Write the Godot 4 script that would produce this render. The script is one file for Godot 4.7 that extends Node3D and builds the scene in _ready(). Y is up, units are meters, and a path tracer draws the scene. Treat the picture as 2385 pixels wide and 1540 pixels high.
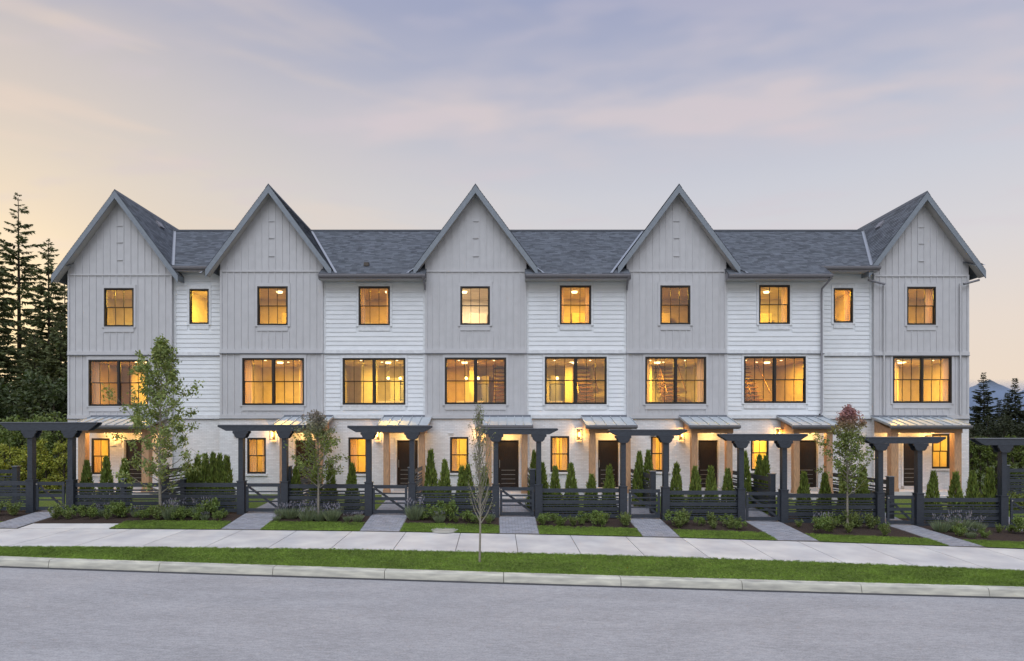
extends Node3D
# A row of eight townhouses at dusk. Metres, y up; the long facade is the plane z = 0, the camera stands at z = 30.

const F := 1538.0     # focal length in pixels of a 2385 pixel wide view of the photograph
const CX := 1155.0    # vanishing point of what runs straight back
const CY := 1000.0    # eye level
const EYE_Y := 4.0
const EYE_Z := 30.0

var O := Vector3.ZERO            # base of the thing being built
var UNIT := BoxMesh.new()
var QUAD := QuadMesh.new()
var M := {}
var R := RandomNumberGenerator.new()
var taken := {}

const ORD := ["first", "second", "third", "fourth", "fifth", "sixth", "seventh", "eighth"]
const SILL := 1.37       # door sills
const BAND1 := 4.585
const BAND2 := 7.55
const EAVE := 11.18
const ROOF_E := 10.94    # main roof at z = 0.5
const ROOF_S := 0.63
const RIDGE_Z := -5.3
const PEAK := 14.97
const GS := 1.34
const BACK := -11.0


func wx(px: float, d := 30.0) -> float:
	return (px - CX) * d / F


func wy(py: float, d := 30.0) -> float:
	return EYE_Y + (CY - py) * d / F


# ------------------------------------------------------------------ helpers
func numbered(called: String) -> String:
	var n: int = taken.get(called, 0)
	taken[called] = n + 1
	return called if n == 0 else "%s_%03d" % [called, n]


func thing(called: String, label: String, category: String, at: Vector3, group := "") -> Node3D:
	var o := Node3D.new()
	o.name = numbered(called)
	add_child(o)
	o.position = at
	O = at
	o.set_meta("label", label)
	o.set_meta("category", category)
	if group != "":
		o.set_meta("group", group)
	return o


func bx(p: Node3D, called: String, a: Vector3, b: Vector3, m: Material, rx := 0.0, rz := 0.0) -> MeshInstance3D:
	var o := MeshInstance3D.new()
	o.name = called
	o.mesh = UNIT
	o.material_override = m
	var s := (b - a).abs()
	o.transform = Transform3D(Basis(Vector3.BACK, rz) * Basis(Vector3.RIGHT, rx) * Basis.from_scale(s), (a + b) / 2.0 - O)
	p.add_child(o, true)
	return o


func st_new() -> SurfaceTool:
	var st := SurfaceTool.new()
	st.begin(Mesh.PRIMITIVE_TRIANGLES)
	st.set_smooth_group(-1)
	return st


func q4(st: SurfaceTool, a: Vector3, b: Vector3, c: Vector3, d: Vector3) -> void:
	for v in [a, b, c, a, c, d]:
		st.add_vertex(v - O)


func sbox(st: SurfaceTool, a: Vector3, b: Vector3) -> void:
	var l := Vector3(minf(a.x, b.x), minf(a.y, b.y), minf(a.z, b.z))
	var h := Vector3(maxf(a.x, b.x), maxf(a.y, b.y), maxf(a.z, b.z))
	q4(st, Vector3(l.x, l.y, h.z), Vector3(l.x, h.y, h.z), Vector3(h.x, h.y, h.z), Vector3(h.x, l.y, h.z))
	q4(st, Vector3(h.x, l.y, l.z), Vector3(h.x, h.y, l.z), Vector3(l.x, h.y, l.z), Vector3(l.x, l.y, l.z))
	q4(st, Vector3(l.x, l.y, l.z), Vector3(l.x, h.y, l.z), Vector3(l.x, h.y, h.z), Vector3(l.x, l.y, h.z))
	q4(st, Vector3(h.x, l.y, h.z), Vector3(h.x, h.y, h.z), Vector3(h.x, h.y, l.z), Vector3(h.x, l.y, l.z))
	q4(st, Vector3(l.x, h.y, h.z), Vector3(l.x, h.y, l.z), Vector3(h.x, h.y, l.z), Vector3(h.x, h.y, h.z))
	q4(st, Vector3(l.x, l.y, l.z), Vector3(l.x, l.y, h.z), Vector3(h.x, l.y, h.z), Vector3(h.x, l.y, l.z))


func prism(st: SurfaceTool, poly: Array, z0: float, z1: float) -> void:
	# a polygon in x, y drawn out from z0 to z1
	var pts := PackedVector2Array(poly)
	if Geometry2D.is_polygon_clockwise(pts):
		pts.reverse()
	var tri := Geometry2D.triangulate_polygon(pts)
	for k in range(0, tri.size(), 3):
		for j in [0, 2, 1]:
			var v := pts[tri[k + j]]
			st.add_vertex(Vector3(v.x, v.y, z1) - O)
		for j in [0, 1, 2]:
			var v := pts[tri[k + j]]
			st.add_vertex(Vector3(v.x, v.y, z0) - O)
	for k in pts.size():
		var a := pts[k]
		var b := pts[(k + 1) % pts.size()]
		q4(st, Vector3(a.x, a.y, z1), Vector3(b.x, b.y, z1), Vector3(b.x, b.y, z0), Vector3(a.x, a.y, z0))


func mk(p: Node3D, called: String, st: SurfaceTool, m: Material) -> MeshInstance3D:
	st.generate_normals()
	var o := MeshInstance3D.new()
	o.name = called
	o.mesh = st.commit()
	o.material_override = m
	p.add_child(o, true)
	return o


func put_mesh(p: Node3D, called: String, mesh: Mesh, m: Material, t := Transform3D()) -> MeshInstance3D:
	var o := MeshInstance3D.new()
	o.name = called
	o.mesh = mesh
	o.material_override = m
	o.transform = t
	p.add_child(o, true)
	return o


func top_mesh(called: String, st: SurfaceTool, m: Material, kind: String) -> MeshInstance3D:
	st.generate_normals()
	var o := MeshInstance3D.new()
	o.name = numbered(called)
	o.mesh = st.commit()
	o.material_override = m
	o.set_meta("kind", kind)
	add_child(o)
	return o


func lin(r: float, g: float, b: float) -> Color:
	return Color(r, g, b).linear_to_srgb()


func noise_tex(freq: float, lo: float, hi: float, sd: int, tint := Color(1, 1, 1), oct := 4, size := 512, stretch := false) -> NoiseTexture2D:
	var n := FastNoiseLite.new()
	n.seed = sd
	n.frequency = freq
	n.noise_type = FastNoiseLite.TYPE_SIMPLEX_SMOOTH
	n.fractal_octaves = oct
	var t := NoiseTexture2D.new()
	t.width = size
	t.height = size
	t.seamless = true
	t.noise = n
	var g := Gradient.new()
	g.set_color(0, Color(lo, lo, lo))
	g.set_color(1, Color(hi, hi, hi) * tint)
	t.color_ramp = g
	return t


func mat(called: String, c: Color, rough := 0.7, tex: Texture2D = null, scale := Vector3.ONE, metal := 0.0) -> StandardMaterial3D:
	var m := StandardMaterial3D.new()
	m.resource_name = called
	m.albedo_color = c
	m.roughness = rough
	m.metallic = metal
	if tex:
		m.albedo_texture = tex
		m.uv1_triplanar = true
		m.uv1_world_triplanar = true
		m.uv1_scale = scale
	M[called] = m
	return m


func relief(m: StandardMaterial3D, tex: Texture2D, cm: float) -> void:
	m.heightmap_enabled = true
	m.heightmap_texture = tex
	m.heightmap_scale = cm


func glow(called: String, c: Color, e: float) -> StandardMaterial3D:
	var m := mat(called, Color(0.9, 0.85, 0.75), 0.5)
	m.emission_enabled = true
	m.emission = c
	m.emission_energy_multiplier = e
	return m


func lamp(p: Node3D, at: Vector3, c: Color, e: float, size := 0.06) -> void:
	var l := OmniLight3D.new()
	l.name = "light"
	l.light_color = c
	l.light_energy = e
	l.light_size = size
	l.omni_range = 12.0
	l.omni_attenuation = 2.0
	l.shadow_enabled = true
	l.position = at - O
	p.add_child(l, true)


# ------------------------------------------------------------------ sky, fill light, camera
func ramp(stops: Array, e: float) -> Color:
	for k in range(1, stops.size()):
		if e <= stops[k][0]:
			return stops[k - 1][1].lerp(stops[k][1], (e - stops[k - 1][0]) / (stops[k][0] - stops[k - 1][0]))
	return stops[stops.size() - 1][1]


var FAR_SKY := [[0.0, Color8(240, 219, 196)], [8.0, Color8(231, 218, 207)], [14.0, Color8(216, 213, 216)], [19.0, Color8(203, 205, 215)], [25.0, Color8(184, 188, 206)], [32.0, Color8(154, 163, 194)], [46.0, Color8(142, 153, 187)], [91.0, Color8(136, 149, 184)]]
var SUN_SKY := [[0.0, Color8(250, 217, 168)], [10.0, Color8(244, 217, 180)], [18.0, Color8(232, 214, 192)], [25.0, Color8(214, 202, 194)], [32.0, Color8(188, 184, 194)], [46.0, Color8(160, 165, 190)], [91.0, Color8(136, 149, 184)]]


func sky_color(dir: Vector3, fn: FastNoiseLite, fn2: FastNoiseLite) -> Color:
	var el := maxf(rad_to_deg(asin(clampf(dir.y, -1, 1))), 0.0)
	var az := rad_to_deg(atan2(dir.x, -dir.z))
	var side := exp(-pow((az + 50.0) / 36.0, 2.0))
	var c := ramp(FAR_SKY, el).lerp(ramp(SUN_SKY, el), side)
	if dir.y > 0.02:
		# thin cloud: long streaks in a layer overhead
		var px := dir.x / (dir.y + 0.03)
		var pz := -dir.z / (dir.y + 0.03)
		var n := fn.get_noise_2d(px * 60.0, (pz + 0.16 * px) * 170.0) + 0.45 * fn2.get_noise_2d(px * 110.0, (pz + 0.16 * px) * 240.0)
		var m := fn.get_noise_2d(px * 50.0 + 400.0, (pz - 0.62 * px) * 150.0) + 0.4 * fn2.get_noise_2d(px * 90.0, (pz - 0.62 * px) * 260.0)
		# one broad bank, and wisps towards the sunset
		var bank := exp(-pow((pz - 1.98 + 0.15 * px) / 0.27, 2.0)) * smoothstep(-0.75, -0.1, px) * (1.0 - smoothstep(1.0, 1.9, px))
		var cl := clampf(bank * (0.8 + 1.3 * n), 0, 1)
		var wisp := smoothstep(0.0, 0.55, m) * smoothstep(9.0, 16.0, el) * side
		var veil := smoothstep(0.1, 0.6, n) * smoothstep(8.0, 18.0, el)
		c = c.lerp(Color8(217, 204, 206), 0.7 * cl)
		c = c.lerp(Color8(236, 214, 198), 0.55 * wisp)
		c = c.lerp(Color8(212, 200, 208), 0.28 * veil)
		var dk := smoothstep(0.0, 0.6, -n) * smoothstep(12.0, 28.0, el)
		c = c.lerp(Color8(156, 166, 196), 0.22 * dk * smoothstep(24.0, 31.0, el))
	var l := c.srgb_to_linear()
	# the afterglow of the sun that has set behind the conifers
	var dusk_light := Vector3(sin(deg_to_rad(-37.5)), 0.12, -cos(deg_to_rad(-37.5))).normalized()
	var a := rad_to_deg(acos(clampf(dir.dot(dusk_light), -1, 1)))
	var g := exp(-pow(a / 7.5, 2.0))
	l.r += 0.36 * g
	l.g += 0.28 * g
	l.b += 0.12 * g
	return l


func make_sky() -> void:
	var w := 1536
	var h := 768
	var fn := FastNoiseLite.new()
	fn.seed = 11
	fn.frequency = 0.012
	fn.fractal_octaves = 4
	var fn2 := FastNoiseLite.new()
	fn2.seed = 5
	fn2.frequency = 0.03
	fn2.fractal_octaves = 3
	var data := PackedFloat32Array()
	data.resize(w * h * 3)
	for j in h / 2 + 1:
		var v := (j + 0.5) / h
		var y := cos(v * PI)
		var s := sin(v * PI)
		for i in w:
			var a := (i + 0.5) / w * TAU  # the first column looks along -z
			var c := sky_color(Vector3(sin(a) * s, y, -cos(a) * s), fn, fn2)
			var k := (j * w + i) * 3
			data[k] = c.r
			data[k + 1] = c.g
			data[k + 2] = c.b
	for j in range(h / 2 + 1, h):
		for i in w:
			var k := (j * w + i) * 3
			data[k] = 0.24
			data[k + 1] = 0.24
			data[k + 2] = 0.23
	var im := Image.create_from_data(w, h, false, Image.FORMAT_RGBF, data.to_byte_array())
	var pm := PanoramaSkyMaterial.new()
	pm.panorama = ImageTexture.create_from_image(im)
	var sky := Sky.new()
	sky.sky_material = pm
	var e := Environment.new()
	e.background_mode = Environment.BG_SKY
	e.sky = sky
	e.background_energy_multiplier = 0.56
	e.tonemap_mode = Environment.TONE_MAPPER_LINEAR
	e.tonemap_exposure = 1.8
	e.volumetric_fog_enabled = true
	e.volumetric_fog_density = 0.0
	e.sdfgi_enabled = true
	e.ssao_enabled = true
	e.ssil_enabled = true
	var we := WorldEnvironment.new()
	we.name = "world_environment"
	we.environment = e
	add_child(we)
	var dusk_light := DirectionalLight3D.new()  # added wide soft fill from the camera side, standing in for sky light
	dusk_light.name = "dusk_light"
	dusk_light.light_energy = 0.5
	dusk_light.light_color = Color(0.97, 0.98, 1.0)
	dusk_light.light_angular_distance = 60.0
	dusk_light.shadow_enabled = true
	add_child(dusk_light)
	dusk_light.look_at_from_position(Vector3(-5, 52, 31), Vector3(0, 0, 0))
	var cam := Camera3D.new()
	cam.name = "camera"
	cam.projection = Camera3D.PROJECTION_FRUSTUM
	cam.near = 0.1
	cam.size = 0.1 * 1540.0 / F
	cam.frustum_offset = Vector2((1192.5 - CX) / F * 0.1, (CY - 770.0) / F * 0.1)
	cam.far = 9000.0
	cam.position = Vector3(0, EYE_Y, EYE_Z)
	cam.current = true
	add_child(cam)


func make_materials() -> void:
	var fine := noise_tex(0.06, 0.86, 1.0, 3)
	var soft := noise_tex(0.012, 0.9, 1.0, 4)
	var plain := noise_tex(0.012, 0.95, 1.0, 6)
	var grain := noise_tex(0.02, 0.68, 1.0, 7, Color(1, 0.95, 0.9), 5)
	var stain := noise_tex(0.010, 0.84, 1.0, 9, Color(1, 1, 0.97), 6)
	var grit := noise_tex(0.25, 0.0, 1.0, 15, Color(1, 1, 1), 3)
	var bumpy := noise_tex(0.05, 0.0, 1.0, 16, Color(1, 1, 1), 5)
	mat("siding_a", lin(0.695, 0.735, 0.77), 0.6, plain, Vector3(0.2, 0.4, 0.2))
	mat("siding_b", lin(0.68, 0.72, 0.755), 0.6, plain, Vector3(0.23, 0.3, 0.2))
	mat("siding_c", lin(0.71, 0.748, 0.78), 0.6, plain, Vector3(0.17, 0.4, 0.2))
	mat("grey_panel", lin(0.48, 0.49, 0.51), 0.65, plain, Vector3(0.25, 0.25, 0.25))
	mat("grey_batten", lin(0.49, 0.50, 0.52), 0.6, plain, Vector3(0.3, 0.2, 0.3))
	mat("grey_trim", lin(0.495, 0.505, 0.525), 0.6, plain, Vector3(0.3, 0.3, 0.3))
	mat("white_trim", lin(0.71, 0.745, 0.775), 0.55, soft, Vector3(0.7, 0.7, 0.7))
	var bt := brick_images()
	var b := mat("brick", lin(0.74, 0.76, 0.785), 0.75, bt[0], Vector3(0.5, 0.5, 0.5))
	relief(b, bt[1], 0.5)
	mat("barge", lin(0.20, 0.235, 0.275), 0.55, soft, Vector3(0.8, 0.8, 0.8))
	mat("gutter", lin(0.21, 0.21, 0.235), 0.4, soft)
	mat("soffit", lin(0.42, 0.41, 0.40), 0.7)
	mat("flashing", lin(0.50, 0.53, 0.56), 0.35, soft, Vector3.ONE, 0.6)
	mat("deck", lin(0.10, 0.11, 0.13), 0.9)
	var sh := mat("shingle", Color(1, 1, 1), 0.92, noise_tex(0.3, 0.72, 1.0, 21), Vector3(1.2, 1.2, 1.2))
	sh.vertex_color_use_as_albedo = true
	mat("porch_metal", lin(0.44, 0.485, 0.52), 0.42, soft, Vector3(0.5, 0.5, 0.5), 0.15)
	var wd := mat("wood", lin(0.66, 0.42, 0.25), 0.6, grain, Vector3(3.0, 0.25, 3.0))
	relief(wd, grain, 0.2)
	var wh := mat("wood_beam", lin(0.62, 0.39, 0.235), 0.6, grain, Vector3(0.25, 3.0, 3.0))
	relief(wh, grain, 0.2)
	mat("frame", lin(0.018, 0.016, 0.015), 0.4)
	var gl := mat("glass", Color(0.85, 0.9, 0.92, 0.05), 0.02)
	gl.transparency = BaseMaterial3D.TRANSPARENCY_ALPHA
	mat("door", lin(0.030, 0.022, 0.018), 0.35, grain, Vector3(2.0, 0.3, 2.0))
	mat("inlay", lin(0.45, 0.44, 0.42), 0.3, null, Vector3.ONE, 0.8)
	mat("navy", lin(0.029, 0.038, 0.052), 0.55, noise_tex(0.03, 0.75, 1.15, 8), Vector3(0.3, 2.0, 0.6))
	mat("navy_b", lin(0.034, 0.044, 0.060), 0.5, noise_tex(0.03, 0.75, 1.15, 8), Vector3(0.3, 2.0, 0.6))
	mat("navy_c", lin(0.028, 0.036, 0.050), 0.55, noise_tex(0.03, 0.75, 1.15, 8), Vector3(0.3, 2.0, 0.6))
	mat("cap_metal", lin(0.18, 0.20, 0.24), 0.35, null, Vector3.ONE, 0.3)
	var co := mat("concrete", lin(0.60, 0.59, 0.605), 0.85, stain, Vector3(0.12, 0.12, 0.12))
	relief(co, grit, 0.1)
	mat("concrete_b", lin(0.575, 0.565, 0.58), 0.85, stain, Vector3(0.14, 0.14, 0.14))
	var ke := mat("kerb", lin(0.62, 0.615, 0.565), 0.85, noise_tex(0.012, 0.68, 1.0, 10, Color(1, 1, 0.96), 6), Vector3(0.16, 0.9, 0.4))
	relief(ke, grit, 0.15)
	var asp := mat("asphalt", lin(0.40, 0.398, 0.405), 0.92, asphalt_image(), Vector3(0.05, 0.125, 0.15))
	relief(asp, grit, 0.35)
	mat("paving_cover", lin(0.40, 0.395, 0.37), 0.9, stain, Vector3(0.6, 0.6, 0.6))
	mat("joint", lin(0.14, 0.13, 0.12), 0.95)
	mat("dark_strip", lin(0.045, 0.045, 0.05), 0.95)
	var pv := mat("paver", Color(1, 1, 1), 0.85, fine, Vector3(1.5, 1.5, 1.5))
	pv.vertex_color_use_as_albedo = true
	var mu := mat("mulch", lin(0.085, 0.055, 0.042), 1.0, noise_tex(0.12, 0.35, 1.0, 12, Color(1, 0.92, 0.85), 4), Vector3(0.9, 0.9, 0.9))
	relief(mu, grit, 2.0)
	var la := mat("lawn", lin(0.125, 0.195, 0.026), 1.0, noise_tex(0.05, 0.6, 1.0, 13, Color(1, 1, 0.8), 5), Vector3(0.4, 0.4, 0.4))
	relief(la, grit, 2.0)
	mat("ground", lin(0.07, 0.10, 0.03), 1.0, noise_tex(0.02, 0.6, 1.0, 14, Color(1, 1, 0.8), 5), Vector3(0.1, 0.1, 0.1))
	var gb := mat("blade", Color(1, 1, 1), 0.8)
	gb.vertex_color_use_as_albedo = true
	var lf := mat("leaf", Color(1, 1, 1), 0.65)
	lf.vertex_color_use_as_albedo = true
	lf.backlight_enabled = true
	lf.backlight = Color(0.75, 0.78, 0.5)
	var nd := mat("needle", Color(1, 1, 1), 0.8)
	nd.vertex_color_use_as_albedo = true
	nd.backlight_enabled = true
	nd.backlight = Color(0.7, 0.7, 0.45)
	mat("bark_pale", lin(0.40, 0.37, 0.30), 0.85, bumpy, Vector3(3, 1, 3))
	M["bark_pale"].albedo_texture = noise_tex(0.05, 0.6, 1.0, 17)
	mat("bark_dark", lin(0.09, 0.07, 0.05), 0.9, noise_tex(0.05, 0.5, 1.0, 18), Vector3(2, 0.5, 2))
	mat("mountain", lin(0.10, 0.12, 0.13), 1.0, noise_tex(0.02, 0.7, 1.0, 19), Vector3(0.004, 0.004, 0.004))
	# interiors
	mat("room_wall", lin(0.70, 0.62, 0.48), 0.85, soft, Vector3(0.3, 0.3, 0.3))
	mat("room_wall_b", lin(0.60, 0.48, 0.32), 0.85, soft, Vector3(0.3, 0.3, 0.3))
	mat("room_floor", lin(0.30, 0.19, 0.10), 0.5, grain, Vector3(0.3, 1, 2))
	mat("stair_wood", lin(0.26, 0.13, 0.06), 0.55, grain, Vector3(0.3, 2, 2))
	mat("cabinet", lin(0.62, 0.60, 0.55), 0.5)
	mat("fridge", lin(0.35, 0.35, 0.34), 0.35, null, Vector3.ONE, 0.5)
	var cu := mat("curtain", lin(0.66, 0.52, 0.33), 0.9)
	cu.backlight_enabled = true
	cu.backlight = Color(0.8, 0.7, 0.5)
	mat("shade_dark", lin(0.06, 0.05, 0.04), 0.6)
	glow("bulb", Color(1.0, 0.80, 0.50), 3.0)
	glow("bulb_room", Color(1.0, 0.86, 0.62), 2.2)
	var lg := mat("lantern_glass", Color(1.0, 0.93, 0.8, 0.15), 0.05)
	lg.transparency = BaseMaterial3D.TRANSPARENCY_ALPHA


func brick_images() -> Array:
	# fine relief and tone of painted brickwork, 2 m a side; single bricks are about three pixels high
	var n := 512
	var a := Image.create(n, n, false, Image.FORMAT_RGB8)
	var hm := Image.create(n, n, false, Image.FORMAT_RGB8)
	var rr := RandomNumberGenerator.new()
	rr.seed = 31
	var rows := 28
	var cols := 9
	var tone := {}
	for j in n:
		var r := int(float(j) / n * rows)
		var fy := fposmod(float(j) / n * rows, 1.0)
		for i in n:
			var u := float(i) / n * cols + (0.5 if r % 2 == 1 else 0.0)
			var c := int(u) % cols
			var fx := fposmod(u, 1.0)
			var key := r * 50 + c
			if not tone.has(key):
				tone[key] = rr.randf_range(0.93, 1.0)
			var jn := fy < 0.14 or fx < 0.04
			var t: float = 0.86 if jn else tone[key]
			t *= rr.randf_range(0.97, 1.0)
			a.set_pixel(i, j, Color(t, t, t))
			var hh: float = 0.2 if jn else 0.75 + 0.2 * (tone[key] - 0.9) * 10.0
			hm.set_pixel(i, j, Color(hh, hh, hh))
	return [ImageTexture.create_from_image(a), ImageTexture.create_from_image(hm)]


func asphalt_image() -> ImageTexture:
	var n := 1024
	var im := Image.create(n, n, false, Image.FORMAT_RGB8)
	var rr := RandomNumberGenerator.new()
	rr.seed = 77
	var f := FastNoiseLite.new()
	f.seed = 2
	f.frequency = 0.006
	f.fractal_octaves = 5
	var f2 := FastNoiseLite.new()
	f2.seed = 12
	f2.frequency = 0.06
	f2.fractal_octaves = 3
	for j in n:
		for i in n:
			# wraps round by blending two copies near the edge
			var k := clampf((i - (n - 128)) / 128.0, 0, 1)
			var l := clampf((j - (n - 128)) / 128.0, 0, 1)
			var v := lerpf(lerpf(f.get_noise_2d(i, j), f.get_noise_2d(i - n, j), k), lerpf(f.get_noise_2d(i, j - n), f.get_noise_2d(i - n, j - n), k), l)
			var w := lerpf(lerpf(f2.get_noise_2d(i, j), f2.get_noise_2d(i - n, j), k), lerpf(f2.get_noise_2d(i, j - n), f2.get_noise_2d(i - n, j - n), k), l)
			var t := 0.88 + 0.06 * v + 0.07 * w + rr.randf_range(-0.10, 0.10)
			if rr.randf() < 0.02:
				t -= 0.2
			t = clampf(t, 0, 1)
			im.set_pixel(i, j, Color(t, t, t * 1.005))
	return ImageTexture.create_from_image(im)


# ------------------------------------------------------------------ lie of the land
func lag(x: float, p: Array) -> float:
	var u := clampf(x, -21.0, 21.0)
	var s := 0.0
	for i in 3:
		var t: float = p[i][1]
		for j in 3:
			if i != j:
				t *= (u - p[j][0]) / (p[i][0] - p[j][0])
		s += t
	if u != x:
		var e := 0.5 * signf(x)
		s += (s - lag(u - e, p)) / e * (clampf(x, -34, 34) - u) * 0.6
	return s


func edge(i: int, x: float) -> Vector2:
	# Vector2(z, y) of the lines that run along the street
	match i:
		0: return Vector2(30.0 - lag(x, [[-13.2, 17.6], [0.4, 17.0], [13.1, 16.4]]), lag(x, [[-13.2, 0.35], [0.4, 0.043], [13.1, -0.18]]))
		1:
			var k := edge(0, x)
			return Vector2(k.x - 0.33, k.y + 0.2)
		2: return Vector2(30.0 - lag(x, [[-14.3, 19.0], [0.47, 19.44], [14.6, 18.05]]), lag(x, [[-14.3, 0.61], [0.47, 0.36], [14.6, 0.12]]))
		3: return Vector2(30.0 - lag(x, [[-16.6, 22.05], [0.5, 22.3], [16.7, 20.87]]), lag(x, [[-16.6, 0.67], [0.5, 0.45], [16.7, 0.2]]))
		4: return Vector2(5.4, lag(x, [[-12.8, 0.86], [3.2, 0.67], [17.5, 0.33]]))
	return Vector2(1.2, lag(x, [[-12.8, 1.08], [3.2, 1.02], [17.5, 0.9]]))


func land(x: float, z: float) -> float:
	var prev := edge(0, x)
	if z >= prev.x:
		return prev.y
	for i in range(1, 6):
		var e := edge(i, x)
		if z >= e.x:
			return lerpf(e.y, prev.y, (z - e.x) / maxf(prev.x - e.x, 0.001))
		prev = e
	return prev.y


func sheet(called: String, m: Material, x0: float, x1: float, near: Callable, far: Callable, lift: float, nx: int, nz: int, parent: Node3D = null) -> MeshInstance3D:
	var st := st_new()
	O = Vector3.ZERO
	for i in nx:
		for j in nz:
			var p := []
			for k in [[0, 0], [0, 1], [1, 1], [1, 0]]:
				var x: float = lerpf(x0, x1, float(i + k[0]) / nx)
				var z: float = lerpf(near.call(x), far.call(x), float(j + k[1]) / nz)
				p.append(Vector3(x, land(x, z) + lift, z))
			q4(st, p[0], p[1], p[2], p[3])
	if parent:
		return mk(parent, called, st, m)
	return top_mesh(called, st, m, "structure")


func ez(i: int, off := 0.0) -> Callable:
	return func(x): return edge(i, x).x + off


const GATES := [[-17.15, -16.05], [-9.33, -8.02], [-4.62, -3.28], [0.13, 1.45], [4.93, 6.14], [9.3, 10.6], [14.55, 15.6], [19.15, 20.4]]


func make_ground() -> void:
	# the ground: one sheet to the horizon, the laid surfaces lie on it
	var st := st_new()
	var xs := [-4500.0, -1500.0, -400.0, -150.0, -80.0]
	for k in 31:
		xs.append(-60.0 + 4.0 * k)
	xs.append_array([80.0, 150.0, 400.0, 1500.0, 4500.0])
	var zs := [-6000.0, -1500.0, -500.0, -200.0, -90.0, -50.0, -30.0, -12.0, -4.0, 0.0]
	for k in 20:
		zs.append(1.2 + k * 0.7)
	zs.append_array([16.0, 20.0, 30.0, 45.0, 80.0, 300.0, 2000.0])
	var gy := func(x: float, z: float) -> float: return land(x, z) - 0.12
	for i in xs.size() - 1:
		for j in zs.size() - 1:
			q4(st, Vector3(xs[i], gy.call(xs[i], zs[j]), zs[j]), Vector3(xs[i + 1], gy.call(xs[i + 1], zs[j]), zs[j]), Vector3(xs[i + 1], gy.call(xs[i + 1], zs[j + 1]), zs[j + 1]), Vector3(xs[i], gy.call(xs[i], zs[j + 1]), zs[j + 1]))
	top_mesh("ground", st, M.ground, "structure")
	sheet("road", M.asphalt, -60, 60, func(_x): return 40.0, ez(0, 0.001), 0.0, 90, 6)
	# kerb stones
	var kerb := Node3D.new()
	kerb.name = "kerb"
	kerb.set_meta("kind", "structure")
	add_child(kerb)
	var x := -39.2
	var long := [3.1, 3.0, 3.05, 2.95]
	var n := 0
	while x < 40.0:
		var w: float = long[n % 4]
		kerb_stone(kerb, x + 0.008, x + w - 0.008)
		x += w
		n += 1
	# dark strip laid on the asphalt along the foot of the kerb
	sheet("kerb_foot_strip", M.dark_strip, -39, 39, ez(0, 0.17), ez(0, 0.0015), 0.004, 90, 1)
	# verge
	sheet("verge", M.lawn, -39, 39, ez(1, -0.001), ez(2, 0.0), -0.004, 60, 3)
	# pavement of concrete slabs
	var walk := sheet("pavement", M.joint, -39, 39, ez(2), ez(3), -0.015, 60, 2)
	var k := 0
	x = -38.2
	while x < 38.0:
		slab(walk, x + 0.011, x + 1.85 - 0.011, [M.concrete, M.concrete_b][(k * 7 / 3) % 2])
		x += 1.85
		k += 1
	# slab of concrete beside the first gate
	sheet("concrete_pad", M.concrete, -16.0, -13.05, ez(3, -0.004), ez(3, -0.75), 0.012, 8, 2)
	# beds, lawns and paths before and behind the fence
	var cuts := [-39.0]
	for g in GATES:
		cuts.append_array([g[0] - 0.02, g[1] + 0.02])
	cuts.append(39.0)
	for s in range(0, cuts.size(), 2):
		var a: float = cuts[s]
		var b: float = cuts[s + 1]
		var nn := maxi(4, int((b - a) * 2))
		sheet("garden_bed", M.mulch, a, b, ez(3, -0.9), ez(4, -1.1), 0.02, nn, 5)
		var la := a if s != 2 else -13.05
		var wob := func(xx): return edge(3, xx).x - 0.98 - 0.12 * sin(xx * 1.7) - 0.05 * sin(xx * 4.1)
		sheet("lawn", M.lawn, la, b, ez(3, -0.002), wob, 0.03, nn * 2, 3)
		if s == 2:
			sheet("garden_bed", M.mulch, a, -13.05, ez(3, -0.75), ez(3, -0.9), 0.02, 6, 1)
		sheet("yard_lawn", M.lawn, a, b, ez(4, -1.1), func(_x): return 0.3, 0.0, nn, 4)
	for i in GATES.size():
		paver_path(GATES[i][0], GATES[i][1], i)
	# concrete cover set in the lawn
	var c := thing("utility_cover", "round pale concrete cover set in the lawn strip", "cover", Vector3(wx(1035, 22.6), land(wx(1035, 22.6), 7.32) - 0.005, 7.32))
	var cy := CylinderMesh.new()
	cy.top_radius = 0.46
	cy.bottom_radius = 0.48
	cy.height = 0.06
	put_mesh(c, "ring", cy, M.paving_cover, Transform3D(Basis(), Vector3(0, 0.02, 0)))
	var cy2 := CylinderMesh.new()
	cy2.top_radius = 0.36
	cy2.bottom_radius = 0.36
	cy2.height = 0.02
	put_mesh(c, "lid", cy2, M.paving_cover, Transform3D(Basis(), Vector3(0, 0.055, 0)))


func kerb_stone(p: Node3D, x0: float, x1: float) -> void:
	var st := st_new()
	O = Vector3.ZERO
	var n := 3
	var prof := [Vector2(0.0, -0.1), Vector2(0.0, 0.02), Vector2(-0.035, 0.165), Vector2(-0.055, 0.19), Vector2(-0.085, 0.2), Vector2(-0.33, 0.2), Vector2(-0.33, -0.1)]
	for i in n:
		var xa := lerpf(x0, x1, float(i) / n)
		var xb := lerpf(x0, x1, float(i + 1) / n)
		var ea := edge(0, xa)
		var eb := edge(0, xb)
		for k in prof.size() - 1:
			var u: Vector2 = prof[k]
			var v: Vector2 = prof[k + 1]
			q4(st, Vector3(xa, ea.y + u.y, ea.x + u.x), Vector3(xa, ea.y + v.y, ea.x + v.x), Vector3(xb, eb.y + v.y, eb.x + v.x), Vector3(xb, eb.y + u.y, eb.x + u.x))
	for xe in [x0, x1]:
		var e := edge(0, xe)
		for k in range(1, prof.size() - 1):
			for w in [prof[0], prof[k], prof[k + 1]]:
				st.add_vertex(Vector3(xe, e.y + w.y, e.x + w.x))
	mk(p, "kerb_stone", st, M.kerb)


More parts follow.
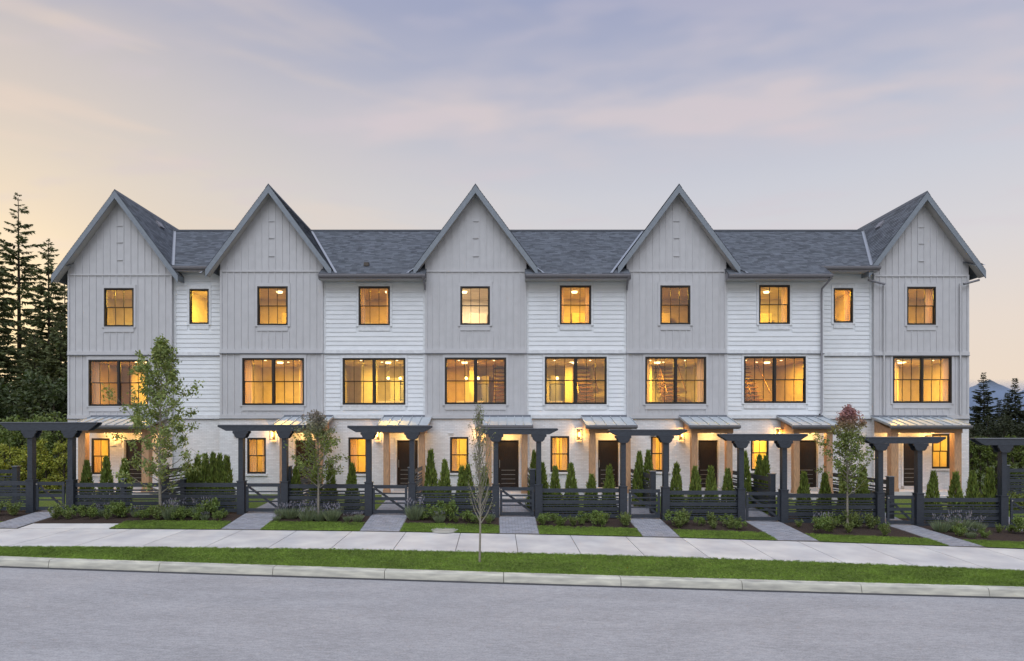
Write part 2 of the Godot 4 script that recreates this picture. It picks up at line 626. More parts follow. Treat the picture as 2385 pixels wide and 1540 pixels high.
func slab(p: Node3D, x0: float, x1: float, m: Material) -> void:
	var st := st_new()
	O = Vector3.ZERO
	var g := func(x: float, t: float, dy: float) -> Vector3:
		var a := edge(2, x)
		var b := edge(3, x)
		return Vector3(x, lerpf(a.y, b.y, t) + dy, lerpf(a.x, b.x, t))
	var c := [g.call(x0, 0.0, 0.008), g.call(x0, 1.0, 0.008), g.call(x1, 1.0, 0.008), g.call(x1, 0.0, 0.008)]
	q4(st, c[0], c[1], c[2], c[3])
	for k in 4:
		var a: Vector3 = c[k]
		var b: Vector3 = c[(k + 1) % 4]
		q4(st, a, b, b - Vector3(0, 0.06, 0), a - Vector3(0, 0.06, 0))
	mk(p, "paving_slab", st, m)


func paver_path(x0: float, x1: float, idx: int) -> void:
	var base := sheet("path", M.joint, x0 - 0.02, x1 + 0.02, ez(3, -0.003), func(_x): return 1.9, 0.02, 4, 14)
	var st := st_new()
	O = Vector3.ZERO
	R.seed = 900 + idx
	var z: float = minf(edge(3, x0).x, edge(3, x1).x) - 0.03
	var row := 0
	while z > 1.95:
		var x := x0 - (0.11 if row % 2 == 1 else 0.0)
		while x < x1:
			var a := maxf(x + 0.006, x0)
			var b := minf(x + 0.214, x1)
			if b - a > 0.04:
				var t := R.randf_range(0.80, 1.08)
				st.set_color(Color(0.30 * t, 0.31 * t, 0.35 * t))
				var h := 0.032 + R.randf_range(0, 0.004)
				var pa := Vector3(a, land(a, z) + h, z - 0.005)
				var pb := Vector3(b, land(b, z) + h, z - 0.005)
				var pc := Vector3(b, land(b, z - 0.105) + h, z - 0.1)
				var pd := Vector3(a, land(a, z - 0.105) + h, z - 0.1)
				q4(st, pa, pd, pc, pb)
				var dn := Vector3(0, -0.02, 0)
				q4(st, pa + dn, pa, pb, pb + dn)
				q4(st, pb + dn, pb, pc, pc + dn)
				q4(st, pd + dn, pd, pa, pa + dn)
			x += 0.22
		z -= 0.105
		row += 1
	var o := mk(base, "pavers", st, M.paver)
	o.set_meta("kind", "stuff")


# ------------------------------------------------------------------ the houses
# windows: [left px, top px, right px, bottom px, kind]
func house_table() -> Array:
	var t := []
	t.append({"bays": [
			{"x0": -19.92, "x1": -15.07, "z": -0.7, "gable": true, "win": [[242, 671, 311, 761, 3], [206, 838, 345, 946, 6], [212, 1021, 255, 1105, 2]]},
			{"x0": -15.07, "x1": -12.54, "z": -0.9, "gable": false, "win": [[441, 673, 486, 755, 1]]}],
		"xc": -17.45, "porch": [-18.6, -15.45], "door": [289, 336], "lantern": 0.0, "label": "end townhouse with grey gable and wide porch, beside the tall conifers"})
	t.append({"bays": [{"x0": wx(512), "x1": wx(752), "z": 0.0, "gable": true, "win": [[599, 667, 670, 758, 3], [564, 834, 708, 944, 6], [575, 1020, 619, 1104, 2]]}],
		"xc": wx(631), "porch": [wx(651, 28.7), wx(749, 28.7)], "door": [687, 735], "lantern": 637.0, "label": "second townhouse from the tall conifers, grey gable over board and batten"})
	t.append({"bays": [{"x0": wx(752), "x1": wx(990), "z": -0.1, "gable": false, "win": [[835, 667, 908, 758, 3], [798, 834, 944, 943, 6], [811, 1019, 855, 1104, 2]]}],
		"porch": [wx(892, 28.7), wx(988, 28.7)], "door": [924, 973], "lantern": 880.0, "label": "third townhouse from the tall conifers, white lap siding between two grey gables"})
	t.append({"bays": [{"x0": wx(990), "x1": wx(1226), "z": 0.0, "gable": true, "win": [[1072, 667, 1141, 757, 3], [1036, 833, 1179, 942, 6], [1048, 1018, 1091, 1102, 2]]}],
		"xc": wx(1105), "porch": [wx(1131, 28.7), wx(1229, 28.7)], "door": [1160, 1208], "lantern": 1118.0, "label": "townhouse under the middle grey gable, with a pale lit top window"})
	t.append({"bays": [{"x0": wx(1226), "x1": wx(1460), "z": -0.1, "gable": false, "win": [[1304, 665, 1377, 756, 3], [1269, 831, 1413, 942, 6], [1282, 1016, 1326, 1100, 2]]}],
		"porch": [wx(1374, 28.7), wx(1470, 28.7)], "door": [1393, 1441], "lantern": 1348.0, "label": "fifth townhouse from the tall conifers, white lap siding with stairs in the wide window"})
	t.append({"bays": [{"x0": wx(1460), "x1": wx(1692), "z": 0.0, "gable": true, "win": [[1538, 665, 1608, 756, 3], [1503, 831, 1645, 941, 6], [1516, 1015, 1559, 1099, 2]]}],
		"xc": wx(1573.5), "porch": [wx(1611, 28.7), wx(1706, 28.7)], "door": [1626, 1673], "lantern": 1586.0, "label": "sixth townhouse from the tall conifers, grey gable over board and batten"})
	t.append({"bays": [{"x0": wx(1692), "x1": wx(1922), "z": -0.1, "gable": false, "win": [[1768, 664, 1840, 755, 3], [1733, 830, 1877, 939, 6], [1749, 1014, 1791, 1097, 2]]}],
		"porch": [wx(1851, 28.7), wx(1942, 28.7)], "door": [1859, 1905], "lantern": 1812.0, "label": "seventh townhouse from the tall conifers, white lap siding with a downspout at its corner"})
	t.append({"bays": [
			{"x0": wx(1922), "x1": 17.7, "z": -1.1, "gable": false, "win": [[1942, 671, 1987, 752, 1]]},
			{"x0": 17.7, "x1": 22.15, "z": -0.9, "gable": true, "win": [[2113, 668, 2180, 757, 3], [2080, 830, 2217, 939, 6], [2171, 1011, 2213, 1092, 2]]}],
		"xc": 19.85, "porch": [17.72, 20.87], "door": [2104, 2148], "lantern": 0.0, "label": "end townhouse with grey gable and wide porch, beside the clipped cedar hedge"})
	return t


func make_houses() -> void:
	var t := house_table()
	for i in t.size():
		make_house(i, t[i], t)


func holes_grid(st: SurfaceTool, x0: float, y0: float, x1: float, y1: float, z0: float, z1: float, holes: Array) -> void:
	# a wall of thickness z0..z1 with rectangular openings
	var xs := [x0, x1]
	var ys := [y0, y1]
	var use := []
	for h in holes:
		if h[0] < x1 and h[2] > x0 and h[1] < y1 and h[3] > y0:
			use.append(h)
			for v in [h[0], h[2]]:
				if v > x0 and v < x1 and not xs.has(v):
					xs.append(v)
			for v in [h[1], h[3]]:
				if v > y0 and v < y1 and not ys.has(v):
					ys.append(v)
	xs.sort()
	ys.sort()
	for i in xs.size() - 1:
		for j in ys.size() - 1:
			var cx: float = (xs[i] + xs[i + 1]) / 2
			var cy: float = (ys[j] + ys[j + 1]) / 2
			var open := false
			for h in use:
				if cx > h[0] and cx < h[2] and cy > h[1] and cy < h[3]:
					open = true
			if not open:
				sbox(st, Vector3(xs[i], ys[j], z0), Vector3(xs[i + 1], ys[j + 1], z1))


func free_spans(a: float, b: float, blocks: Array) -> Array:
	# the parts of a..b outside the blocks
	var s := [[a, b]]
	for k in blocks:
		var n := []
		for u in s:
			if k[1] <= u[0] or k[0] >= u[1]:
				n.append(u)
				continue
			if k[0] > u[0]:
				n.append([u[0], k[0]])
			if k[1] < u[1]:
				n.append([k[1], u[1]])
		s = n
	return s


func make_house(i: int, h: Dictionary, _all: Array) -> void:
	var bays: Array = h.bays
	var hx0: float = bays[0].x0
	var hx1: float = bays[bays.size() - 1].x1
	R.seed = 100 + i
	var t := thing("townhouse", h.label, "townhouse", Vector3((hx0 + hx1) / 2, 0.9, -2.0), "townhouses in the row")
	var main: Dictionary = bays[0] if bays.size() == 1 or i == 0 else bays[1]
	var dd: float = 30.0 - main.z
	var door := [wx(h.door[0], dd), SILL, wx(h.door[1], dd), 3.5]
	for b in bays:
		var d: float = 30.0 - b.z
		var holes := []
		for w in b.win:
			holes.append([wx(w[0], d), wy(w[3], d), wx(w[2], d), wy(w[1], d), w[4]])
		b["holes"] = holes
		bay(t, b, door if b == main else [], i)
		for w in holes:
			window(t, w, b)
		rooms(t, b, i, holes)
	# party walls, back wall and ends
	var ext: Material = M.grey_panel
	var zf: float = -1.0
	var st := st_new()
	sbox(st, Vector3(hx0 + 0.004, 0.8, BACK), Vector3(hx0 + 0.1, EAVE - 0.1, zf - 0.3))
	sbox(st, Vector3(hx1 - 0.1, 0.8, BACK), Vector3(hx1 - 0.004, EAVE - 0.1, zf - 0.3))
	mk(t, "side_wall", st, ext)
	st = st_new()
	sbox(st, Vector3(hx0 + 0.004, 0.8, BACK - 0.2), Vector3(hx1 - 0.004, EAVE - 0.1, BACK - 0.002))
	mk(t, "back_wall", st, ext)
	roof(t, h, i)
	porch(t, h, main, door, i)
	# meters, vents and downspouts
	if i in [1, 2, 4, 5]:
		var vx := wx([0, 552, 1050, 0, 1413, 1520][i]) if i != 4 else wx(1508)
		vent(t, Vector3(vx, wy(1012), 0.0 if main.gable else -0.1))
	if i in [2, 4, 6]:
		downspout(t, hx1 + (0.0 if i != 6 else -0.02), i)


func bay(t: Node3D, b: Dictionary, door: Array, i: int) -> void:
	var x0: float = b.x0
	var x1: float = b.x1
	var z: float = b.z
	var holes: Array = b.holes.duplicate()
	var all := holes.duplicate()
	if door.size():
		all.append([door[0], door[1] - 0.1, door[2], door[3]])
	# brick ground floor
	var st := st_new()
	holes_grid(st, x0, 0.75, x1, BAND1, z - 0.25, z - 0.01, all)
	mk(t, "brick_wall", st, M.brick)
	var top := EAVE + (0.55 if not b.gable else 0.0)
	if not b.gable:
		top = ROOF_E + (0.5 - z) * ROOF_S - 0.08
	st = st_new()
	holes_grid(st, x0, BAND1, x1, top, z - 0.25, z - 0.03, all)
	if b.gable:
		var xm := (x0 + x1) / 2
		var hw := (x1 - x0) / 2
		prism(st, [Vector2(x0, EAVE), Vector2(x1, EAVE), Vector2(x1, PEAK - 0.22 - GS * hw), Vector2(xm, PEAK - 0.22), Vector2(x0, PEAK - 0.22 - GS * hw)], z - 0.25, z - 0.03)
	var wall := mk(t, "siding", st, M.grey_panel if b.gable else M.siding_b)
	# bands
	var tm: Material = M.grey_trim if b.gable else M.white_trim
	for y in [BAND1, BAND2]:
		bx(t, "band", Vector3(x0, y - 0.09, z - 0.025), Vector3(x1, y + 0.075, z + 0.035), tm)
		bx(t, "drip_cap", Vector3(x0 - 0.01, y - 0.115, z - 0.02), Vector3(x1 + 0.01, y - 0.092, z + 0.06), M.cap_metal)
	var trims := []
	for w in holes:
		trims.append([w[0] - 0.11, w[1] - 0.26, w[2] + 0.11, w[3] + 0.17])
	if b.gable:
		bx(t, "band", Vector3(x0, EAVE - 0.03, z - 0.025), Vector3(x1, EAVE + 0.05, z + 0.012), M.grey_trim)
		for sx in [[x0, x0 + 0.09], [x1 - 0.09, x1]]:
			for yy in [[BAND1 + 0.078, BAND2 - 0.118], [BAND2 + 0.078, EAVE - 0.033]]:
				bx(t, "corner_board", Vector3(sx[0], yy[0], z - 0.028), Vector3(sx[1], yy[1], z + 0.008), M.grey_trim)
		var xm := (x0 + x1) / 2
		var n := 15
		for k in range(1, n):
			var x := lerpf(x0, x1, float(k) / n)
			var gt := PEAK - 0.26 - GS * absf(x - xm)
			for yy in [[BAND1 + 0.078, BAND2 - 0.118], [BAND2 + 0.078, EAVE - 0.033], [EAVE + 0.053, gt]]:
				var bl := []
				for w in trims:
					if x > w[0] - 0.02 and x < w[2] + 0.02:
						bl.append([w[1], w[3]])
				for s in free_spans(yy[0], yy[1], bl):
					if s[1] - s[0] > 0.04:
						bx(wall, "batten", Vector3(x - 0.024, s[0], z - 0.029), Vector3(x + 0.024, s[1], z - 0.006), M.grey_batten)
		for yy in [11.86, 12.68, 13.45]:
			bx(t, "vent_slot", Vector3(xm - 0.15, yy, z - 0.028), Vector3(xm + 0.15, yy + 0.03, z + 0.004), M.grey_trim)
			bx(t, "vent_slot", Vector3(xm - 0.13, yy - 0.03, z - 0.028), Vector3(xm + 0.13, yy - 0.003, z - 0.02), M.grey_trim)
	else:
		for sx in [[x0, x0 + 0.1], [x1 - 0.1, x1]]:
			for yy in [[BAND1 + 0.078, BAND2 - 0.118], [BAND2 + 0.078, top - 0.2]]:
				bx(t, "corner_board", Vector3(sx[0], yy[0], z - 0.028), Vector3(sx[1], yy[1], z + 0.012), M.white_trim)
		bx(t, "frieze_board", Vector3(x0, top - 0.2, z - 0.028), Vector3(x1, top, z + 0.012), M.white_trim)
		var ms := [M.siding_a, M.siding_b, M.siding_c, M.siding_a]
		for yy in [[BAND1 + 0.078, BAND2 - 0.118], [BAND2 + 0.078, top - 0.2]]:
			var nb := roundi((yy[1] - yy[0]) / 0.205)
			var eh: float = (yy[1] - yy[0]) / nb
			for k in nb:
				var ya: float = yy[0] + k * eh
				var bl := []
				for w in trims:
					if ya + eh > w[1] + 0.01 and ya < w[3] - 0.01:
						bl.append([w[0], w[2]])
				for s in free_spans(x0 + 0.1, x1 - 0.1, bl):
					if s[1] - s[0] > 0.03:
						bx(wall, "board", Vector3(s[0], ya, z - 0.03), Vector3(s[1], ya + eh + 0.012, z - 0.012), ms[(k * 5 + i * 3 + int(s[0] * 7)) % 4], -0.11)


func window(t: Node3D, w: Array, b: Dictionary) -> void:
	var z: float = b.z
	var x0: float = w[0]
	var y0: float = w[1]
	var x1: float = w[2]
	var y1: float = w[3]
	var kind: int = w[4]
	var brick := y1 < BAND1
	var fw := 0.055
	var fz0 := z - 0.13
	var fz1 := z - 0.03 if brick else z + 0.014
	var st := st_new()
	sbox(st, Vector3(x0, y0, fz0), Vector3(x0 + fw, y1, fz1))
	sbox(st, Vector3(x1 - fw, y0, fz0), Vector3(x1, y1, fz1))
	sbox(st, Vector3(x0 + fw, y0, fz0), Vector3(x1 - fw, y0 + fw, fz1))
	sbox(st, Vector3(x0 + fw, y1 - fw, fz0), Vector3(x1 - fw, y1, fz1))
	var lights := [[x0 + fw, x1 - fw]]
	if kind == 6:
		var xm := (x0 + x1) / 2
		sbox(st, Vector3(xm - 0.045, y0 + fw, fz0), Vector3(xm + 0.045, y1 - fw, fz1 - 0.005))
		lights = [[x0 + fw, xm - 0.045], [xm + 0.045, x1 - fw]]
	var win := mk(t, "window", st, M.frame)
	var ym := lerpf(y0, y1, 0.50)
	for li in lights.size():
		var l: Array = lights[li]
		if kind == 1:
			sash(win, l[0], l[1], y0 + fw, y1 - fw, z - 0.07, 1)
			continue
		# the lower sash sits behind the upper one
		var cols := 3 if kind != 2 else 2
		sash(win, l[0], l[1], ym - 0.02, y1 - fw, z - 0.05, cols)
		sash(win, l[0], l[1], y0 + fw, ym + 0.03, z - 0.09, cols)
	# casing
	if not brick:
		var tm: Material = M.grey_trim if b.gable else M.white_trim
		bx(win, "casing", Vector3(x0 - 0.1, y1 + 0.002, z - 0.029), Vector3(x1 + 0.1, y1 + 0.16, z + 0.006), tm)
		bx(win, "casing", Vector3(x0 - 0.1, y0, z - 0.029), Vector3(x0 - 0.002, y1, z + 0.006), tm)
		bx(win, "casing", Vector3(x1 + 0.002, y0, z - 0.029), Vector3(x1 + 0.1, y1, z + 0.006), tm)
		bx(win, "sill", Vector3(x0 - 0.1, y0 - 0.05, z - 0.029), Vector3(x1 + 0.1, y0 - 0.002, z + 0.016), tm)
		bx(win, "apron", Vector3(x0, y0 - 0.25, z - 0.029), Vector3(x1, y0 - 0.052, z + 0.004), tm)
	else:
		bx(win, "sill", Vector3(x0 - 0.06, y0 - 0.09, z - 0.1), Vector3(x1 + 0.06, y0 - 0.002, z + 0.05), M.brick)


func sash(win: Node3D, x0: float, x1: float, y0: float, y1: float, z: float, cols: int) -> void:
	var r := 0.035
	var st := st_new()
	sbox(st, Vector3(x0, y0, z - 0.018), Vector3(x0 + r, y1, z + 0.018))
	sbox(st, Vector3(x1 - r, y0, z - 0.018), Vector3(x1, y1, z + 0.018))
	sbox(st, Vector3(x0 + r, y0, z - 0.018), Vector3(x1 - r, y0 + r, z + 0.018))
	sbox(st, Vector3(x0 + r, y1 - r, z - 0.018), Vector3(x1 - r, y1, z + 0.018))
	mk(win, "sash", st, M.frame)
	for k in cols:
		var a := lerpf(x0 + r, x1 - r, float(k) / cols)
		var b := lerpf(x0 + r, x1 - r, float(k + 1) / cols)
		if k > 0:
			bx(win, "muntin", Vector3(a - 0.011, y0 + r, z - 0.014), Vector3(a + 0.011, y1 - r, z + 0.014), M.frame)
		var p := MeshInstance3D.new()
		p.name = "pane"
		p.mesh = QUAD
		p.material_override = M.glass
		var g0 := a + (0.011 if k > 0 else 0.0)
		var g1 := b - (0.011 if k < cols - 1 else 0.0)
		p.transform = Transform3D(Basis.from_scale(Vector3(g1 - g0, y1 - y0 - 2 * r, 1)), Vector3((g0 + g1) / 2, (y0 + y1) / 2, z) - O)
		win.add_child(p, true)


func rooms(t: Node3D, b: Dictionary, i: int, holes: Array) -> void:
	var x0: float = b.x0 + 0.12
	var x1: float = b.x1 - 0.12
	var zf: float = b.z - 0.255
	var lv := [[1.3, 4.2], [4.48, 7.28], [7.42, 10.72]]
	for f in 3:
		var wins := []
		for w in holes:
			if w[1] > lv[f][0] and w[3] < lv[f][1] + 0.2:
				wins.append(w)
		if wins.is_empty():
			continue
		var y0: float = lv[f][0]
		var y1: float = lv[f][1]
		var zb: float = [-3.6, -5.0, -4.2][f]
		var xb := x1
		if f == 0:
			# the hall behind the door is shut off from the front room
			xb = wins[0][2] + 0.35
			if i in [7]:
				xb = x1
		var xa := x0
		if f == 0 and i == 7:
			xa = wins[0][0] - 0.35
		var st := st_new()
		sbox(st, Vector3(xa, y0, zb - 0.1), Vector3(xb, y1, zb))
		sbox(st, Vector3(xa - 0.08, y0, zb - 0.1), Vector3(xa, y1, zf))
		sbox(st, Vector3(xb, y0, zb - 0.1), Vector3(xb + 0.08, y1, zf))
		sbox(st, Vector3(xa - 0.08, y1, zb - 0.1), Vector3(xb + 0.08, y1 + 0.1, zf))
		var room := mk(t, "room", st, M.room_wall if (i + f) % 3 != 1 else M.room_wall_b)
		bx(room, "room_floor", Vector3(xa - 0.08, y0 - 0.08, zb - 0.1), Vector3(xb + 0.08, y0 - 0.002, zf), M.room_floor)
		var w: Array = wins[0]
		var xm: float = (w[0] + w[2]) / 2
		var tones := [Color(1.0, 0.77, 0.24), Color(1.0, 0.80, 0.28), Color(1.0, 0.75, 0.20)]
		var c: Color = tones[(i + f * 2) % 3]
		var e: float = [6.6, 13.5, 8.6][f]
		if i == 3 and f == 2:
			c = Color(1.0, 0.91, 0.77)
			e = 13.0
		if i == 4 and f == 2:
			e = 11.0
		var lx := clampf(xm + [0.5, -0.4, 0.3, -0.6, 0.2, -0.3, 0.5, -0.2][i] * (1.0 if f != 0 else 0.3), xa + 0.4, xb - 0.4)
		var lz := -2.2
		var disc := CylinderMesh.new()
		disc.top_radius = 0.15
		disc.bottom_radius = 0.13
		disc.height = 0.07
		disc.radial_segments = 20
		put_mesh(room, "ceiling_lamp", disc, M.bulb_room, Transform3D(Basis(), Vector3(lx, y1 - 0.04, lz) - O))
		var al := AreaLight3D.new()
		al.name = "light"
		al.area_size = Vector2(0.3, 0.3)
		al.light_color = c
		al.light_energy = e * [1.0, 0.8, 1.15, 0.9, 1.1, 0.85, 1.0, 0.9][(i * 3 + f * 5) % 8]
		al.shadow_enabled = true
		al.area_range = 12.0
		al.transform = Transform3D(Basis(Vector3.RIGHT, -PI / 2), Vector3(lx, y1 - 0.085, lz) - O)
		t.add_child(al, true)
		if f == 1:
			furnish(room, i, xa, xb, y0, y1, zb, w, c, t)
		elif f == 2:
			# a wall stub, a door and a curtain give the room depth
			var px := lerpf(xa, xb, [0.62, 0.35, 0.6, 0.4, 0.55, 0.45, 0.6, 0.5][i])
			bx(room, "wardrobe", Vector3(px, y0, zb + 0.02), Vector3(px + 0.9, y0 + 2.5, zb + 0.6), M.room_wall_b)
			bx(room, "inner_door", Vector3(xa + 0.5, y0, zb + 0.003), Vector3(xa + 1.3, y0 + 2.1, zb + 0.05), M.cabinet)
			if i in [2, 4, 6, 7]:
				curtain(room, w[0] - 0.1, w[0] + 0.22, w[1] - 0.3, w[3] + 0.1, zf - 0.12, i)
				curtain(room, w[2] - 0.22, w[2] + 0.1, w[1] - 0.3, w[3] + 0.1, zf - 0.12, i + 3)
		else:
			curtain(room, w[0] - 0.08, w[0] + 0.30, w[1] - 0.1, w[3] + 0.1, zf - 0.12, i)
			if i in [1, 4, 5]:
				curtain(room, w[2] - 0.3, w[2] + 0.08, w[1] - 0.1, w[3] + 0.1, zf - 0.12, i + 5)


func curtain(p: Node3D, x0: float, x1: float, y0: float, y1: float, z: float, sd: int) -> void:
	var st := st_new()
	st.set_smooth_group(0)
	var n := 26
	for k in n:
		var a := lerpf(x0, x1, float(k) / n)
		var b := lerpf(x0, x1, float(k + 1) / n)
		var za := z + 0.035 * sin(a * 62.0 + sd) + 0.015 * sin(a * 131.0)
		var zb := z + 0.035 * sin(b * 62.0 + sd) + 0.015 * sin(b * 131.0)
		q4(st, Vector3(a, y0, za), Vector3(a, y1, za), Vector3(b, y1, zb), Vector3(b, y0, zb))
	mk(p, "curtain", st, M.curtain)


func furnish(room: Node3D, i: int, xa: float, xb: float, y0: float, y1: float, zb: float, w: Array, c: Color, t: Node3D) -> void:
	var xl: float = w[0]
	var xr: float = w[2]
	if i in [3, 4, 5, 6]:
		# an open staircase that climbs towards the back
		var sx: float = lerpf(xl, xr, [0, 0, 0, 0.95, 0.78, 0.70, 0.52][i])
		for k in 13:
			var z := -2.0 - k * 0.22
			var y := y0 + 0.35 + k * 0.21
			bx(room, "stair_tread", Vector3(sx - 0.45, y, z - 0.26), Vector3(sx + 0.45, y + 0.05, z), M.stair_wood)
			bx(room, "stair_riser", Vector3(sx - 0.43, y - 0.16, z - 0.26), Vector3(sx + 0.43, y - 0.002, z - 0.235), M.room_wall_b)
		for s in [-0.47, 0.47]:
			var st := st_new()
			O = O
			var a := Vector3(sx + s, y0 + 1.25, -1.9)
			var bq := Vector3(sx + s, y0 + 1.25 + 12 * 0.21, -1.9 - 12 * 0.22)
			q4(st, a, bq, bq + Vector3(0.05, 0, 0), a + Vector3(0.05, 0, 0))
			q4(st, a, bq, bq + Vector3(0, 0.07, 0), a + Vector3(0, 0.07, 0))
			mk(room, "handrail", st, M.stair_wood)
			if s < 0:
				for k in 7:
					bx(room, "baluster", Vector3(sx + s, y0 + 0.4 + k * 0.42, -2.05 - k * 0.44), Vector3(sx + s + 0.03, y0 + 1.25 + k * 0.42, -2.02 - k * 0.44), M.stair_wood)
	if i in [2, 3, 4]:
		# kitchen: cupboards, fridge and pendant lamps
		var kx: float = lerpf(xl, xr, [0, 0, 0.52, 0.25, 0.02][i])
		bx(room, "cupboard", Vector3(kx, y0, zb + 0.02), Vector3(kx + 0.5, y0 + 2.2, zb + 0.6), M.cabinet)
		bx(room, "fridge", Vector3(kx + 0.55, y0, zb + 0.02), Vector3(kx + 1.25, y0 + 1.85, zb + 0.7), M.fridge)
		bx(room, "cupboard", Vector3(kx + 0.55, y0 + 1.9, zb + 0.02), Vector3(kx + 1.25, y0 + 2.3, zb + 0.6), M.cabinet)
		bx(room, "counter", Vector3(kx - 0.3, y0, -3.1), Vector3(kx + 1.0, y0 + 0.92, -2.5), M.cabinet)
		for k in 2:
			var p := Vector3(kx + 0.15 + 0.6 * k, y1 - 0.75, -2.8)
			bx(room, "pendant_cord", p + Vector3(-0.006, 0.07, -0.006), Vector3(p.x + 0.006, y1, p.z + 0.006), M.shade_dark)
			var sp := SphereMesh.new()
			sp.radius = 0.075
			sp.height = 0.15
			sp.radial_segments = 14
			sp.rings = 8
			put_mesh(room, "pendant_lamp", sp, M.bulb_room, Transform3D(Basis(), p - O))
	# an inner wall part way back, lighter than the wall behind it
	var px: float = lerpf(xl, xr, [0.15, 0.55, 0.05, 0.35, 0.45, 0.05, 0.02, 0.5][i])
	bx(room, "inner_wall", Vector3(px, y0, -3.7), Vector3(px + [0.9, 1.1, 0.8, 0.35, 0.4, 1.0, 0.7, 0.5][i], y1, -3.55), M.room_wall)
	if i in [0, 1, 5, 7]:
		curtain(room, xl - 0.1, xl + 0.3, w[1] - 0.4, w[3] + 0.12, -0.4 - (0.7 if i in [0, 7] else 0.0), i)
		curtain(room, xr - 0.3, xr + 0.1, w[1] - 0.4, w[3] + 0.12, -0.4 - (0.7 if i in [0, 7] else 0.0), i + 2)
	if i in [0, 1, 7]:
		var fx: float = lerpf(xl, xr, [0.22, 0.8, 0.86][[0, 1, 7].find(i)])
		bx(room, "picture_frame", Vector3(fx - 0.22, y0 + 1.3, zb + 0.004), Vector3(fx + 0.22, y0 + 2.1, zb + 0.03), M.shade_dark)
		bx(room, "picture", Vector3(fx - 0.19, y0 + 1.33, zb + 0.031), Vector3(fx + 0.19, y0 + 2.07, zb + 0.036), M.cabinet)
	# downlights
	for k in 3:
		var disc := CylinderMesh.new()
		disc.top_radius = 0.05
		disc.bottom_radius = 0.05
		disc.height = 0.02
		disc.radial_segments = 12
		put_mesh(room, "downlight", disc, M.bulb_room, Transform3D(Basis(), Vector3(lerpf(xl, xr, 0.2 + 0.3 * k), y1 - 0.012, -1.4 - 0.8 * (k % 2)) - O))


func roof_y(z: float) -> float:
	return ROOF_E + (0.5 - z) * ROOF_S


func tab(st: SurfaceTool, a: Vector3, b: Vector3, up: Vector3, nrm: Vector3) -> void:
	# one shingle: a, b its lower corners, up its run along the slope
	var t := R.randf_range(0.62, 1.28)
	st.set_color(Color(0.165 * t, 0.187 * t, 0.222 * t))
	var lift := nrm * (0.018 + R.randf_range(0, 0.006))
	var c := b + up
	var d := a + up
	q4(st, a + lift, d + nrm * 0.004, c + nrm * 0.004, b + lift)
	q4(st, a, a + lift, b + lift, b)


